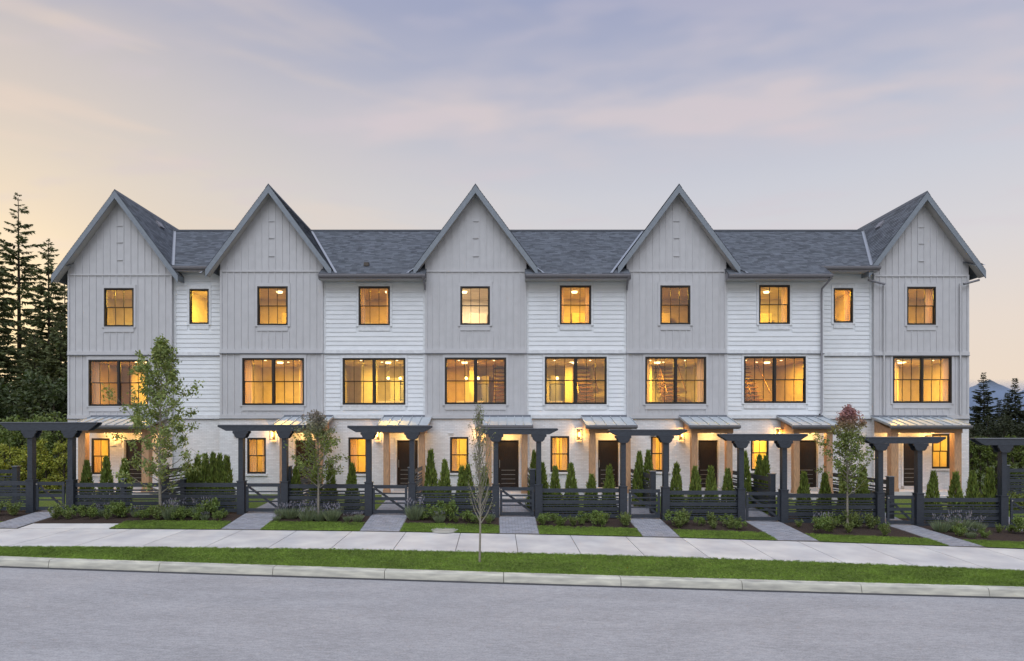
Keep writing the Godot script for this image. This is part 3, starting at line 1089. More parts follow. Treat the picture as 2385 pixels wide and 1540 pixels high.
func roof(t: Node3D, h: Dictionary, i: int) -> void:
	var bays: Array = h.bays
	var hx0: float = bays[0].x0
	var hx1: float = bays[bays.size() - 1].x1
	var ry := roof_y(RIDGE_Z)
	var up_m := Vector3(0, ROOF_S, -1).normalized()
	var n_m := Vector3(0, 1, ROOF_S).normalized()
	var st := st_new()
	var sh := st_new()
	var has_gable := h.has("xc")
	var xc: float = h.get("xc", 0.0)
	var slope_len := func(z0: float) -> float: return (z0 - RIDGE_Z) * sqrt(1 + ROOF_S * ROOF_S)
	for b in bays:
		var x0: float = b.x0
		var x1: float = b.x1
		if not b.gable:
			var z0: float = 0.5 if bays.size() == 1 else -0.42
			if bays.size() == 1:
				x0 -= 0.07
				x1 += 0.07
			var e0 := Vector3(x0, roof_y(z0), z0)
			var e1 := Vector3(x1, roof_y(z0), z0)
			var r0 := Vector3(x0, ry, RIDGE_Z)
			var r1 := Vector3(x1, ry, RIDGE_Z)
			q4(st, e0, r0, r1, e1)
			q4(st, e0 - n_m * 0.14, r0 - n_m * 0.14, r1 - n_m * 0.14, e1 - n_m * 0.14)
			q4(st, e0, e0 - n_m * 0.14, r0 - n_m * 0.14, r0)
			q4(st, e1, e1 - n_m * 0.14, r1 - n_m * 0.14, r1)
			shingle_rows(sh, x0, x1, z0, up_m, n_m, false, 0.0)
			# soffit, fascia and gutter
			var zw: float = b.z
			bx(t, "soffit", Vector3(x0, roof_y(z0) - 0.22, zw - 0.028), Vector3(x1, roof_y(z0) - 0.20, z0 - 0.03), M.soffit)
			bx(t, "fascia", Vector3(x0, roof_y(z0) - 0.23, z0 - 0.03), Vector3(x1, roof_y(z0) + 0.0, z0 - 0.004), M.gutter)
			gutter(t, x0, x1, roof_y(z0) - 0.02, z0)
			if bays.size() == 1:
				for xe in [x0, x1]:
					var s := st_new()
					var w := 0.02
					for dx in [-w, w]:
						q4(s, Vector3(xe + dx, roof_y(z0) - 0.22, z0 - 0.03), Vector3(xe + dx, roof_y(z0) - 0.005, z0 - 0.03), Vector3(xe + dx, roof_y(z0) - 0.005 + 0.3 * ROOF_S, z0 - 0.33), Vector3(xe + dx, roof_y(z0) - 0.22, z0 - 0.33))
					mk(t, "eave_return", s, M.gutter)
		else:
			for s in [-1.0, 1.0]:
				var xe: float = x0 if s < 0 else x1
				var zs: float = (GS * absf(xe - xc) - (PEAK - ROOF_E - 0.5 * ROOF_S)) / ROOF_S
				var xi: float = xc + s * (PEAK - ry) / GS
				q4(st, Vector3(xe, roof_y(zs), zs), Vector3(xe, ry, RIDGE_Z), Vector3(xi, ry, RIDGE_Z), Vector3(xe, roof_y(zs), zs))
			shingle_rows(sh, x0, x1, 0.3, up_m, n_m, true, xc)
		# back slope
		q4(st, Vector3(b.x0, ry, RIDGE_Z), Vector3(b.x1, ry, RIDGE_Z), Vector3(b.x1, ry - (RIDGE_Z - BACK + 0.4) * ROOF_S, BACK - 0.4), Vector3(b.x0, ry - (RIDGE_Z - BACK + 0.4) * ROOF_S, BACK - 0.4))
	var main := mk(t, "roof", st, M.deck)
	mk(main, "shingles", sh, M.shingle).set_meta("kind", "stuff")
	bx(main, "ridge_cap", Vector3(hx0, ry - 0.03, RIDGE_Z - 0.12), Vector3(hx1, ry + 0.045, RIDGE_Z + 0.12), M.deck)
	if i in [2, 6]:
		var vx := wx([0, 0, 839, 0, 0, 0, 1722][i], 29.0)
		bx(main, "roof_vent", Vector3(vx - 0.11, roof_y(-0.4), -0.55), Vector3(vx + 0.11, roof_y(-0.4) + 0.16, -0.3), M.shade_dark)
	if has_gable:
		gable_roof(t, h, i)


func shingle_rows(sh: SurfaceTool, x0: float, x1: float, z0: float, up: Vector3, nrm: Vector3, cut: bool, xc: float) -> void:
	var ex := 0.145
	var s := 0.0
	var lenr := (z0 - RIDGE_Z) * sqrt(1 + ROOF_S * ROOF_S)
	while s < lenr - 0.02:
		var p := Vector3(0, roof_y(z0), z0) + up * s
		var run := minf(ex * 1.15, lenr - s)
		var x := x0
		while x < x1 - 0.02:
			var w := minf(R.randf_range(0.16, 0.36), x1 - x)
			var ok := true
			if cut:
				var lim: float = (PEAK - ROOF_E - 0.5 * ROOF_S + ROOF_S * p.z) / GS
				ok = absf(x + w / 2 - xc) > lim - 0.35
				if p.z > -0.4:
					ok = false
			if ok:
				tab(sh, Vector3(x, p.y, p.z), Vector3(x + w, p.y, p.z), up * run, nrm)
			x += w
		s += ex


func gutter(t: Node3D, x0: float, x1: float, y: float, z: float) -> void:
	var prof := [Vector2(0.0, 0.0), Vector2(0.0, -0.13), Vector2(0.07, -0.13), Vector2(0.11, -0.07), Vector2(0.12, 0.0), Vector2(0.105, 0.0), Vector2(0.095, -0.065), Vector2(0.06, -0.115), Vector2(0.012, -0.115), Vector2(0.012, 0.0)]
	var st := st_new()
	for k in prof.size():
		var a: Vector2 = prof[k]
		var b: Vector2 = prof[(k + 1) % prof.size()]
		q4(st, Vector3(x0, y + a.y, z + a.x), Vector3(x0, y + b.y, z + b.x), Vector3(x1, y + b.y, z + b.x), Vector3(x1, y + a.y, z + a.x))
	for xe in [x0, x1]:
		q4(st, Vector3(xe, y, z), Vector3(xe, y - 0.13, z), Vector3(xe, y - 0.13, z + 0.07), Vector3(xe, y, z + 0.12))
	mk(t, "gutter", st, M.gutter)


func gable_roof(t: Node3D, h: Dictionary, i: int) -> void:
	var g: Dictionary
	for b in h.bays:
		if b.gable:
			g = b
	var xc: float = (g.x0 + g.x1) / 2
	var half: float = (g.x1 - g.x0) / 2 + 0.46
	var zf: float = g.z + 0.38
	var st := st_new()
	var sh := st_new()
	var th := 0.16
	for s in [-1.0, 1.0]:
		var foot := Vector3(xc + s * half, PEAK - GS * half, zf)
		var pk := Vector3(xc, PEAK, zf)
		var dz := Vector3(0, 0, BACK - zf)
		var nrm := Vector3(s * GS, 1, 0).normalized()
		var up := Vector3(-s, GS, 0).normalized()
		q4(st, foot, foot + dz, pk + dz, pk)
		q4(st, foot - nrm * th, foot + dz - nrm * th, pk + dz - Vector3(0, th * 1.67, 0), pk - Vector3(0, th * 1.67, 0))
		q4(st, foot, foot - nrm * th, foot + dz - nrm * th, foot + dz)
		q4(st, foot, pk, pk - Vector3(0, th * 1.67, 0), foot - nrm * th)
		var lenr := half * sqrt(1 + GS * GS)
		var q := 0.0
		while q < lenr - 0.03:
			var run := minf(0.145 * 1.15, lenr - q)
			var z := zf + 0.03
			while z > -8.5:
				var w := R.randf_range(0.16, 0.36)
				var p := foot + up * q
				var a := Vector3(p.x, p.y, z)
				var b := Vector3(p.x, p.y, z - w)
				if s > 0:
					tab(sh, a, b, up * run, nrm)
				else:
					tab(sh, b, a, up * run, nrm)
				z -= w
			q += 0.145
	var rf := mk(t, "gable_roof", st, M.deck)
	mk(rf, "shingles", sh, M.shingle).set_meta("kind", "stuff")
	# ridge cap, bargeboards and soffits
	var rc := st_new()
	prism(rc, [Vector2(xc - 0.14, PEAK - 0.14 * GS + 0.045), Vector2(xc, PEAK + 0.05), Vector2(xc + 0.14, PEAK - 0.14 * GS + 0.045), Vector2(xc + 0.14, PEAK - 0.14 * GS), Vector2(xc, PEAK + 0.002), Vector2(xc - 0.14, PEAK - 0.14 * GS)], BACK, zf + 0.04)
	mk(rf, "ridge_cap", rc, M.deck)
	for s in [-1.0, 1.0]:
		var k := half + 0.02
		var bb := st_new()
		var d0 := 0.02
		var d1 := 0.37
		prism(bb, [Vector2(xc, PEAK - d0), Vector2(xc + s * k, PEAK - d0 - GS * k), Vector2(xc + s * k, PEAK - d1 - GS * (k - 0.0)), Vector2(xc, PEAK - d1)], zf + 0.002, zf + 0.045)
		mk(rf, "bargeboard", bb, M.barge)
		var sf := st_new()
		prism(sf, [Vector2(xc, PEAK - 0.28), Vector2(xc + s * half, PEAK - 0.28 - GS * half), Vector2(xc + s * half, PEAK - 0.31 - GS * half), Vector2(xc, PEAK - 0.31)], g.z - 0.02, zf)
		mk(rf, "soffit", sf, M.soffit)
		# eave box along the side
		if i in [0, 7]:
			var ey: float = PEAK - GS * half
			bx(rf, "side_fascia", Vector3(xc + s * half - 0.02, ey - 0.26, BACK), Vector3(xc + s * half + 0.02, ey - 0.02, zf - 0.002), M.barge)
		# valley flashing where the gable meets the main roof
		var fl := st_new()
		var um := Vector3(0, 1, ROOF_S).normalized() * 0.035
		var ug := Vector3(s * GS, 1, 0).normalized() * 0.035
		var k0 := (PEAK - ROOF_E - 0.5 * ROOF_S)
		var za: float = 0.44 if i in [1, 3, 5] else -0.45
		var n := 6
		for j in n:
			var z0 := lerpf(za, RIDGE_Z, float(j) / n)
			var z1 := lerpf(za, RIDGE_Z, float(j + 1) / n)
			var p0 := Vector3(xc + s * (k0 + ROOF_S * z0) / GS, roof_y(z0), z0)
			var p1 := Vector3(xc + s * (k0 + ROOF_S * z1) / GS, roof_y(z1), z1)
			var sx := Vector3(s * 0.12, 0, 0)
			q4(fl, p0 + um, p1 + um, p1 + um + sx, p0 + um + sx)
			var sg := Vector3(-s, GS, 0).normalized() * 0.10
			q4(fl, p0 + ug, p1 + ug, p1 + ug + sg, p0 + ug + sg)
		mk(rf, "valley_flashing", fl, M.flashing)
	if i in [0, 7]:
		# end gable: a small roof vent on the slope
		var s := 1.0 if i == 0 else -1.0
		var hx := 0.55
		var c := Vector3(xc + s * hx, PEAK - GS * hx + 0.06, -3.3)
		var rv := bx(rf, "roof_vent", c - Vector3(0.18, 0.06, 0.22), c + Vector3(0.18, 0.06, 0.22), M.gutter, 0.0, -s * atan(GS))
		rv.name = "roof_vent"
	# downspout elbows under the eaves of the right end house
	if i == 7:
		for s in [-1.0, 1.0]:
			var a := Vector3(xc + s * (half - 0.1), 10.95, g.z + 0.15)
			pipe(t, "downspout_elbow", [a, a + Vector3(-s * 0.75, -0.2, 0.05)], 0.05, M.gutter)
			pipe(t, "downspout", [Vector3(xc + s * (half - 0.9), 10.8, g.z + 0.05), Vector3(xc + s * (half - 0.9), BAND1 + 0.1, g.z + 0.05)], 0.04, M.grey_trim)


func pipe(p: Node3D, called: String, pts: Array, r: float, m: Material, r1 := -1.0) -> MeshInstance3D:
	var st := st_new()
	tube(st, pts, r, r if r1 < 0 else r1, 7)
	return mk(p, called, st, m)


func tube(st: SurfaceTool, pts: Array, r0: float, r1: float, n := 7) -> void:
	st.set_smooth_group(0)
	var rings := []
	for k in pts.size():
		var d: Vector3 = (pts[mini(k + 1, pts.size() - 1)] - pts[maxi(k - 1, 0)]).normalized()
		var u := d.cross(Vector3(0.31, 0.2, 0.93)).normalized()
		var v := d.cross(u)
		var r := lerpf(r0, r1, float(k) / maxi(pts.size() - 1, 1))
		var ring := []
		for j in n:
			ring.append(pts[k] + (u * cos(TAU * j / n) + v * sin(TAU * j / n)) * r)
		rings.append(ring)
	for k in rings.size() - 1:
		for j in n:
			q4(st, rings[k][j], rings[k + 1][j], rings[k + 1][(j + 1) % n], rings[k][(j + 1) % n])


func vent(t: Node3D, at: Vector3) -> void:
	var st := st_new()
	var z := at.z
	prism(st, [Vector2(at.x - 0.15, at.y - 0.1), Vector2(at.x + 0.15, at.y - 0.1), Vector2(at.x + 0.15, at.y + 0.1), Vector2(at.x - 0.15, at.y + 0.1)], z - 0.01, z + 0.03)
	var v := mk(t, "wall_vent", st, M.white_trim)
	bx(v, "hood", Vector3(at.x - 0.12, at.y - 0.02, z + 0.03), Vector3(at.x + 0.12, at.y + 0.08, z + 0.12), M.white_trim, 0.25)
	bx(v, "flap", Vector3(at.x - 0.1, at.y - 0.08, z + 0.03), Vector3(at.x + 0.1, at.y - 0.025, z + 0.05), M.gutter)


func downspout(t: Node3D, x: float, i: int) -> void:
	var y := roof_y(0.5) - 0.12
	var xx := x - 0.03
	if i == 6:
		pipe(t, "downspout", [Vector3(xx + 0.05, y, 0.56), Vector3(xx + 0.05, y - 0.1, 0.5), Vector3(xx - 0.12, y - 0.45, 0.06), Vector3(xx - 0.12, y - 0.65, 0.03), Vector3(xx - 0.12, BAND1 + 0.2, 0.03), Vector3(xx - 0.25, BAND1 + 0.08, 0.1)], 0.045, M.gutter)
	else:
		pipe(t, "downspout", [Vector3(xx, y, 0.56), Vector3(xx, y - 0.08, 0.52), Vector3(xx + 0.03, y - 0.34, 0.07), Vector3(xx + 0.03, y - 0.5, 0.035)], 0.045, M.gutter)


func porch(t: Node3D, h: Dictionary, b: Dictionary, door: Array, i: int) -> void:
	var zf: float = b.z
	var x0: float = h.porch[0]
	var x1: float = h.porch[1]
	var zo := zf + 1.32      # post front
	var pw := 0.26 if i not in [0, 7] else 0.32
	# slab and step
	var st := st_new()
	sbox(st, Vector3(x0 - 0.06, 0.8, zf - 0.009), Vector3(x1 + 0.06, SILL - 0.17, zo + 0.06))
	var po := mk(t, "porch", st, M.concrete)
	bx(po, "step", Vector3(door[0] - 0.35, 0.8, zo + 0.062), Vector3(door[2] + 0.35, SILL - 0.32, zo + 0.4), M.concrete_b)
	bx(po, "threshold", Vector3(door[0] - 0.1, SILL - 0.168, zf - 0.008), Vector3(door[2] + 0.1, SILL - 0.02, zf + 0.25), M.concrete_b)
	for px in [[x0, x0 + pw], [x1 - pw, x1]]:
		bx(po, "post", Vector3(px[0], SILL - 0.168, zo - pw), Vector3(px[1], 3.83, zo), M.wood)
		bx(po, "post_base", Vector3(px[0] - 0.02, SILL - 0.166, zo - pw - 0.02), Vector3(px[1] + 0.02, SILL - 0.02, zo + 0.02), M.wood_beam)
	bx(po, "beam", Vector3(x0 - 0.03, 3.832, zo - pw + 0.02), Vector3(x1 + 0.03, 4.05, zo + 0.02), M.wood_beam)
	for px in [[x0, x0 + 0.14], [x1 - 0.14, x1]]:
		var s := st_new()
		for xx in px:
			q4(s, Vector3(xx, 3.832, zf - 0.005), Vector3(xx, 4.40, zf - 0.005), Vector3(xx, 4.05, zo - pw + 0.018), Vector3(xx, 3.832, zo - pw + 0.018))
		q4(s, Vector3(px[0], 3.832, zf - 0.005), Vector3(px[1], 3.832, zf - 0.005), Vector3(px[1], 3.832, zo - pw + 0.018), Vector3(px[0], 3.832, zo - pw + 0.018))
		mk(po, "side_beam", s, M.wood)
	bx(po, "ceiling", Vector3(x0 + 0.14, 3.84, zf - 0.006), Vector3(x1 - 0.14, 3.86, zo - pw + 0.018), M.wood)
	# pent roof of metal pans with standing seams
	var rx0 := x0 - 0.2
	var rx1 := x1 + 0.2
	var za := zf + 0.04
	var zb := zo + 0.28
	var ya := 4.56
	var yb := 4.17
	var deck := st_new()
	var lo := Vector3(0, -0.06, 0)
	q4(deck, Vector3(rx0, ya, za), Vector3(rx1, ya, za), Vector3(rx1, yb, zb), Vector3(rx0, yb, zb))
	q4(deck, Vector3(rx0, ya, za) + lo, Vector3(rx1, ya, za) + lo, Vector3(rx1, yb, zb) + lo, Vector3(rx0, yb, zb) + lo)
	for xe in [rx0, rx1]:
		q4(deck, Vector3(xe, ya, za), Vector3(xe, yb, zb), Vector3(xe, yb, zb) + lo, Vector3(xe, ya, za) + lo)
	var pr := mk(t, "porch_roof", deck, M.soffit)
	var n := maxi(5, roundi((rx1 - rx0) / 0.4))
	var sl := Vector3(0, yb - ya, zb - za)
	var tilt := atan2(ya - yb, zb - za)
	for k in n:
		var a := lerpf(rx0, rx1, float(k) / n)
		var c := lerpf(rx0, rx1, float(k + 1) / n)
		var pan := st_new()
		var u := Vector3(0, 0.006, 0.002)
		q4(pan, Vector3(a + 0.004, ya, za) + u, Vector3(c - 0.004, ya, za) + u, Vector3(c - 0.004, yb, zb + 0.02) + u, Vector3(a + 0.004, yb, zb + 0.02) + u)
		mk(pr, "roof_pan", pan, M.porch_metal)
	for k in n + 1:
		var a := lerpf(rx0, rx1, float(k) / n)
		var mid := Vector3(a, (ya + yb) / 2 + 0.03, (za + zb) / 2)
		bx(pr, "seam", mid - Vector3(0.012, 0.025, sl.length() / 2), mid + Vector3(0.012, 0.025, sl.length() / 2), M.porch_metal, tilt)
	bx(pr, "wall_flashing", Vector3(rx0, ya - 0.0, zf + 0.037), Vector3(rx1, ya + 0.09, zf + 0.07), M.cap_metal)
	gutter(pr, rx0 - 0.02, rx1 + 0.02, yb + 0.0, zb + 0.022)
	bx(pr, "fascia", Vector3(rx0, yb - 0.16, zb - 0.02), Vector3(rx1, yb - 0.062, zb + 0.02), M.gutter)
	# door
	var dz := zf - 0.16
	var ds := st_new()
	sbox(ds, Vector3(door[0], SILL - 0.02, dz - 0.05), Vector3(door[2], 3.5, dz))
	var dr := mk(t, "door", ds, M.door)
	var dw: float = door[2] - door[0]
	for side in [[door[0] - 0.09, SILL - 0.02, door[0] - 0.002, 3.6], [door[2] + 0.002, SILL - 0.02, door[2] + 0.09, 3.6], [door[0] - 0.002, 3.502, door[2] + 0.002, 3.6]]:
		bx(dr, "casing", Vector3(side[0], side[1], zf - 0.008), Vector3(side[2], side[3], zf + 0.03), M.white_trim)
	bx(dr, "panel", Vector3(door[0] + 0.14, 2.35, dz + 0.001), Vector3(door[2] - 0.14, 3.38, dz + 0.018), M.door)
	for k in 4:
		bx(dr, "inlay", Vector3(door[0] + 0.15, 1.52 + k * 0.2, dz + 0.001), Vector3(door[2] - 0.15, 1.54 + k * 0.2, dz + 0.012), M.inlay)
		if k < 3:
			bx(dr, "panel", Vector3(door[0] + 0.14, 1.56 + k * 0.2, dz + 0.001), Vector3(door[2] - 0.14, 1.70 + k * 0.2, dz + 0.014), M.door)
	bx(dr, "handle", Vector3(door[0] + 0.06, 2.25, dz + 0.02), Vector3(door[0] + 0.085, 2.6, dz + 0.05), M.inlay)
	# the lamp in the porch ceiling
	var lx: float = (door[0] + door[2]) / 2
	var n_l := 1 if i not in [0, 7] else 2
	for k in n_l:
		var px := lx if n_l == 1 else lerpf(x0, x1, 0.25 + 0.5 * k)
		var disc := CylinderMesh.new()
		disc.top_radius = 0.07
		disc.bottom_radius = 0.06
		disc.height = 0.03
		disc.radial_segments = 16
		put_mesh(po, "porch_lamp", disc, M.bulb, Transform3D(Basis(), Vector3(px, 3.825, zf + 0.55) - O))
		lamp(t, Vector3(px, 3.77, zf + 0.55), Color(1.0, 0.78, 0.46), 0.42, 0.04)
	# wall lantern
	if h.lantern > 0.0:
		lantern(t, Vector3(wx(h.lantern, dd_of(zf)), wy(1012, dd_of(zf)), zf))
	elif i == 0:
		# small plate with the house number beside the window
		var c := Vector3(wx(264, 30.7), wy(1038, 30.7), zf)
		var pl := bx(t, "number_plate", c + Vector3(-0.14, -0.035, -0.009), c + Vector3(0.14, -0.015, 0.02), M.shade_dark)
		pl.name = "number_plate"
		lantern(t, Vector3(wx(272, 30.7), wy(1020, 30.7), zf), 0.6)
	else:
		lantern(t, Vector3(wx(2158, 30.9), wy(1022, 30.9), zf), 0.6)


func dd_of(z: float) -> float:
	return 30.0 - z


func lantern(t: Node3D, at: Vector3, k := 1.0) -> void:
	var st := st_new()
	sbox(st, at + Vector3(-0.06, -0.2 * k, -0.009), at + Vector3(0.06, 0.2 * k, 0.02))
	var l := mk(t, "wall_lantern", st, M.shade_dark)
	var w := 0.1 * k
	var hh := 0.22 * k
	var c := at + Vector3(0, 0, 0.16)
	bx(l, "cap", c + Vector3(-w - 0.02, hh, -w - 0.02), c + Vector3(w + 0.02, hh + 0.025, w + 0.02), M.shade_dark)
	bx(l, "base", c + Vector3(-w - 0.01, -hh - 0.02, -w - 0.01), c + Vector3(w + 0.01, -hh, w + 0.01), M.shade_dark)
	bx(l, "arm", at + Vector3(-0.015, -0.015, 0.02), at + Vector3(0.015, 0.015, 0.16 - w), M.shade_dark)
	for s in [[-1, -1], [-1, 1], [1, -1], [1, 1]]:
		var p: Vector3 = c + Vector3(s[0] * w, 0, s[1] * w)
		bx(l, "bar", p - Vector3(0.007, hh, 0.007), p + Vector3(0.007, hh, 0.007), M.shade_dark)
	var cy := CylinderMesh.new()
	cy.top_radius = 0.035
	cy.bottom_radius = 0.035
	cy.height = 0.2 * k
	cy.radial_segments = 12
	put_mesh(l, "bulb", cy, M.bulb, Transform3D(Basis(), c - O))
	lamp(t, c, Color(1.0, 0.72, 0.34), 0.3 * k, 0.03)


# ------------------------------------------------------------------ fences, gates, pergolas
const SLATS := [[0.01, 0.15, 0], [0.183, 0.232, 1], [0.265, 0.405, 0], [0.438, 0.487, 1], [0.52, 0.66, 0], [0.693, 0.742, 1], [0.79, 0.85, 1], [0.94, 1.09, 0]]


func fence_post(p: Node3D, x: float, z: float, y: float, hgt: float, w: float) -> void:
	bx(p, "post", Vector3(x - w / 2, y - 0.2, z - w / 2), Vector3(x + w / 2, y + hgt, z + w / 2), M.navy)
	bx(p, "post_cap", Vector3(x - w / 2 - 0.025, y + hgt + 0.001, z - w / 2 - 0.025), Vector3(x + w / 2 + 0.025, y + hgt + 0.03, z + w / 2 + 0.025), M.cap_metal)


func run_fence(label: String, a: Vector3, b: Vector3, hgt: float, group: String, posts: Array) -> void:
	# a straight slat fence between two points on the ground
	var t := thing("slat_fence", label, "fence", a, group)
	var along := b - a
	var ang := atan2(-along.z, along.x)
	t.rotation.y = ang
	O = Vector3.ZERO
	var ln := Vector2(along.x, along.z).length()
	var ms := [M.navy, M.navy_b, M.navy_c]
	var k := 0
	for s in SLATS:
		var y0: float = s[0] * hgt / 1.09
		var y1: float = s[1] * hgt / 1.09
		bx(t, "slat", Vector3(0, y0, -0.012 if s[2] == 0 else -0.03), Vector3(ln, y1, 0.016 if s[2] == 0 else -0.005), ms[k % 3])
		k += 1
	for f in posts:
		fence_post(t, ln * f, -0.09 if f > 0.02 and f < 0.98 else 0.0, 0.0, hgt + 0.13, 0.15 if f > 0.02 and f < 0.98 else 0.2)


func make_fences() -> void:
	var tops := [1121.0, 1125.0, 1128.0, 1133.0, 1138.0, 1143.0, 1150.0, 1160.0, 1163.0]
	var names := ["dark slat fence running from the first garden gate towards the conifers",
		"dark slat front fence between the first and second garden gates, behind the tall leafy tree",
		"dark slat front fence between the second and third garden gates, behind grey lavender",
		"dark slat front fence between the third and fourth garden gates, behind the concrete cover",
		"dark slat front fence between the fourth and fifth garden gates",
		"dark slat front fence between the fifth and sixth garden gates",
		"dark slat front fence between the sixth and seventh garden gates, behind the red topped tree",
		"dark slat front fence between the seventh and eighth garden gates",
		"dark slat fence beyond the eighth garden gate"]
	var x0 := -26.0
	for i in 9:
		var x1: float = GATES[i][0] - 0.26 if i < 8 else 27.0
		var y := wy(tops[i], 24.6) - 1.1
		var mids := []
		if x1 - x0 > 4:
			mids = [0.45] if i != 1 else [0.66, 0.3]
		run_fence(names[i], Vector3(x0, y, 5.4), Vector3(x1, y, 5.4), 1.1, "front fences along the pavement", mids)
		if i < 8:
			x0 = GATES[i][1] + 0.26
	for i in 8:
		make_gate(i, wy((tops[i] + tops[i + 1]) / 2.0, 24.6) - 1.1)
		make_pergola(i)
	# fences that part the front gardens
	for i in range(1, 8):
		var x: float = [0, wx(512), wx(752), wx(990), wx(1226), wx(1460), wx(1692), wx(1922)][i]
		var yn := land(x, 4.9) + 0.35
		run_fence("dark slat divider fence between the gardens of the %s and %s townhouses from the conifers" % [ORD[i - 1], ORD[i]], Vector3(x, yn, 4.95), Vector3(x, yn, 0.35), 1.25, "fences between the front gardens", [0.0])
	run_fence("dark slat fence from the end townhouse towards the conifers", Vector3(-27, 1.15, 2.2), Vector3(-20.2, 1.15, 2.2), 1.15, "", [1.0])
	run_fence("dark slat fence from the end townhouse towards the clipped cedar hedge", Vector3(22.4, 1.12, 1.0), Vector3(30, 1.12, 1.0), 1.15, "", [0.0])


func make_gate(i: int, y: float) -> void:
	var x0: float = GATES[i][0] + 0.02
	var x1: float = GATES[i][1] - 0.02
	var t := thing("garden_gate", "dark slat garden gate with diagonal brace before the %s townhouse from the conifers" % ORD[i], "gate", Vector3((x0 + x1) / 2, y + 0.05, 5.4), "garden gates")
	var z := 5.4
	var yb := y + 0.05
	for sx in [[x0, x0 + 0.09], [x1 - 0.09, x1]]:
		bx(t, "stile", Vector3(sx[0], yb, z - 0.02), Vector3(sx[1], yb + 1.06, z + 0.02), M.navy_b)
	for s in [[0.0, 0.13], [0.36, 0.41], [0.49, 0.61], [0.72, 0.77], [0.93, 1.06]]:
		bx(t, "slat", Vector3(x0 + 0.092, yb + s[0], z - 0.012), Vector3(x1 - 0.092, yb + s[1], z + 0.012), M.navy)
	var dx := x1 - x0 - 0.2
	var dy := 0.78
	var c := Vector3((x0 + x1) / 2, yb + 0.53, z - 0.03)
	var ln := sqrt(dx * dx + dy * dy)
	bx(t, "brace", c - Vector3(ln / 2, 0.04, 0.016), c + Vector3(ln / 2, 0.04, 0.016), M.navy_c, 0.0, -atan2(dy, dx))
	bx(t, "latch", Vector3(x0 + 0.02, yb + 0.95, z + 0.021), Vector3(x0 + 0.07, yb + 1.0, z + 0.05), M.inlay)
	for yy in [0.16, 0.9]:
		bx(t, "hinge", Vector3(x1 - 0.03, yb + yy, z + 0.021), Vector3(x1 + 0.015, yb + yy + 0.06, z + 0.03), M.shade_dark)


func make_pergola(i: int) -> void:
	# [beam left, beam right, beam top, beam bottom] in view pixels, at the fence
	var d := 24.6
	var B: Array = [[8, 231, 985, 1003], [511, 717, 991, 1004], [811, 1006, 993, 1007], [1112, 1299, 999, 1012], [1417, 1598, 1002, 1015], [1673, 1877, 1012, 1027], [2005, 2196, 1019, 1033], [2266, 2470, 1022, 1037]][i]
	var posts: Array = [[73, 174.5], [562.5, 666.5], [860, 962], [1154.5, 1255.5], [1447, 1552.5], [1721.5, 1824], [2039, 2139.5], [2325, 2424]][i]
	var px := [GATES[i][0] - 0.13, GATES[i][1] + 0.13]
	var xl := wx(B[0], d)
	var xr := wx(B[1], d)
	var yt := wy(B[2], d)
	var yb := wy(B[3], d)
	var t := thing("pergola", "dark timber pergola arch over the garden gate before the %s townhouse from the conifers" % ORD[i], "pergola", Vector3((px[0] + px[1]) / 2, land((px[0] + px[1]) / 2, 5.4), 5.4), "pergolas over the gates")
	for k in 2:
		var x: float = wx(posts[k], d)
		x = (x + px[k]) / 2
		var gy := land(x, 5.4)
		bx(t, "pedestal", Vector3(x - 0.135, gy - 0.15, 5.265), Vector3(x + 0.135, gy + 1.22, 5.535), M.navy_c)
		bx(t, "pedestal_cap", Vector3(x - 0.155, gy + 1.221, 5.245), Vector3(x + 0.155, gy + 1.25, 5.555), M.navy_b)
		bx(t, "post", Vector3(x - 0.09, gy + 1.251, 5.285), Vector3(x + 0.09, yb + 0.05, 5.515), M.navy)
		for zz in [5.225, 5.517]:
			var st := st_new()
			prism(st, [Vector2(x - 0.28, yb - 0.002), Vector2(x - 0.28, yb - 0.08), Vector2(x - 0.23, yb - 0.11), Vector2(x - 0.2, yb - 0.2), Vector2(x - 0.13, yb - 0.27), Vector2(x + 0.13, yb - 0.27), Vector2(x + 0.2, yb - 0.2), Vector2(x + 0.23, yb - 0.11), Vector2(x + 0.28, yb - 0.08), Vector2(x + 0.28, yb - 0.002)], zz, zz + 0.058)
			mk(t, "bracket", st, M.navy_c)
		# cross bracket running front to back
		bx(t, "cross_piece", Vector3(x - 0.06, yb + 0.002 + 0.05, 4.75), Vector3(x + 0.06, yt - 0.01, 5.222), M.navy)
	for zz in [5.222, 5.518]:
		var st := st_new()
		prism(st, [Vector2(xl, yt), Vector2(xr, yt), Vector2(xr, yt - 0.05), Vector2(xr - 0.32, yb), Vector2(xl + 0.32, yb), Vector2(xl, yt - 0.05)], zz, zz + 0.06)
		mk(t, "beam", st, M.navy_b)
	bx(t, "cap_board", Vector3(xl + 0.02, yt + 0.001, 5.2), Vector3(xr - 0.02, yt + 0.024, 5.6), M.cap_metal)


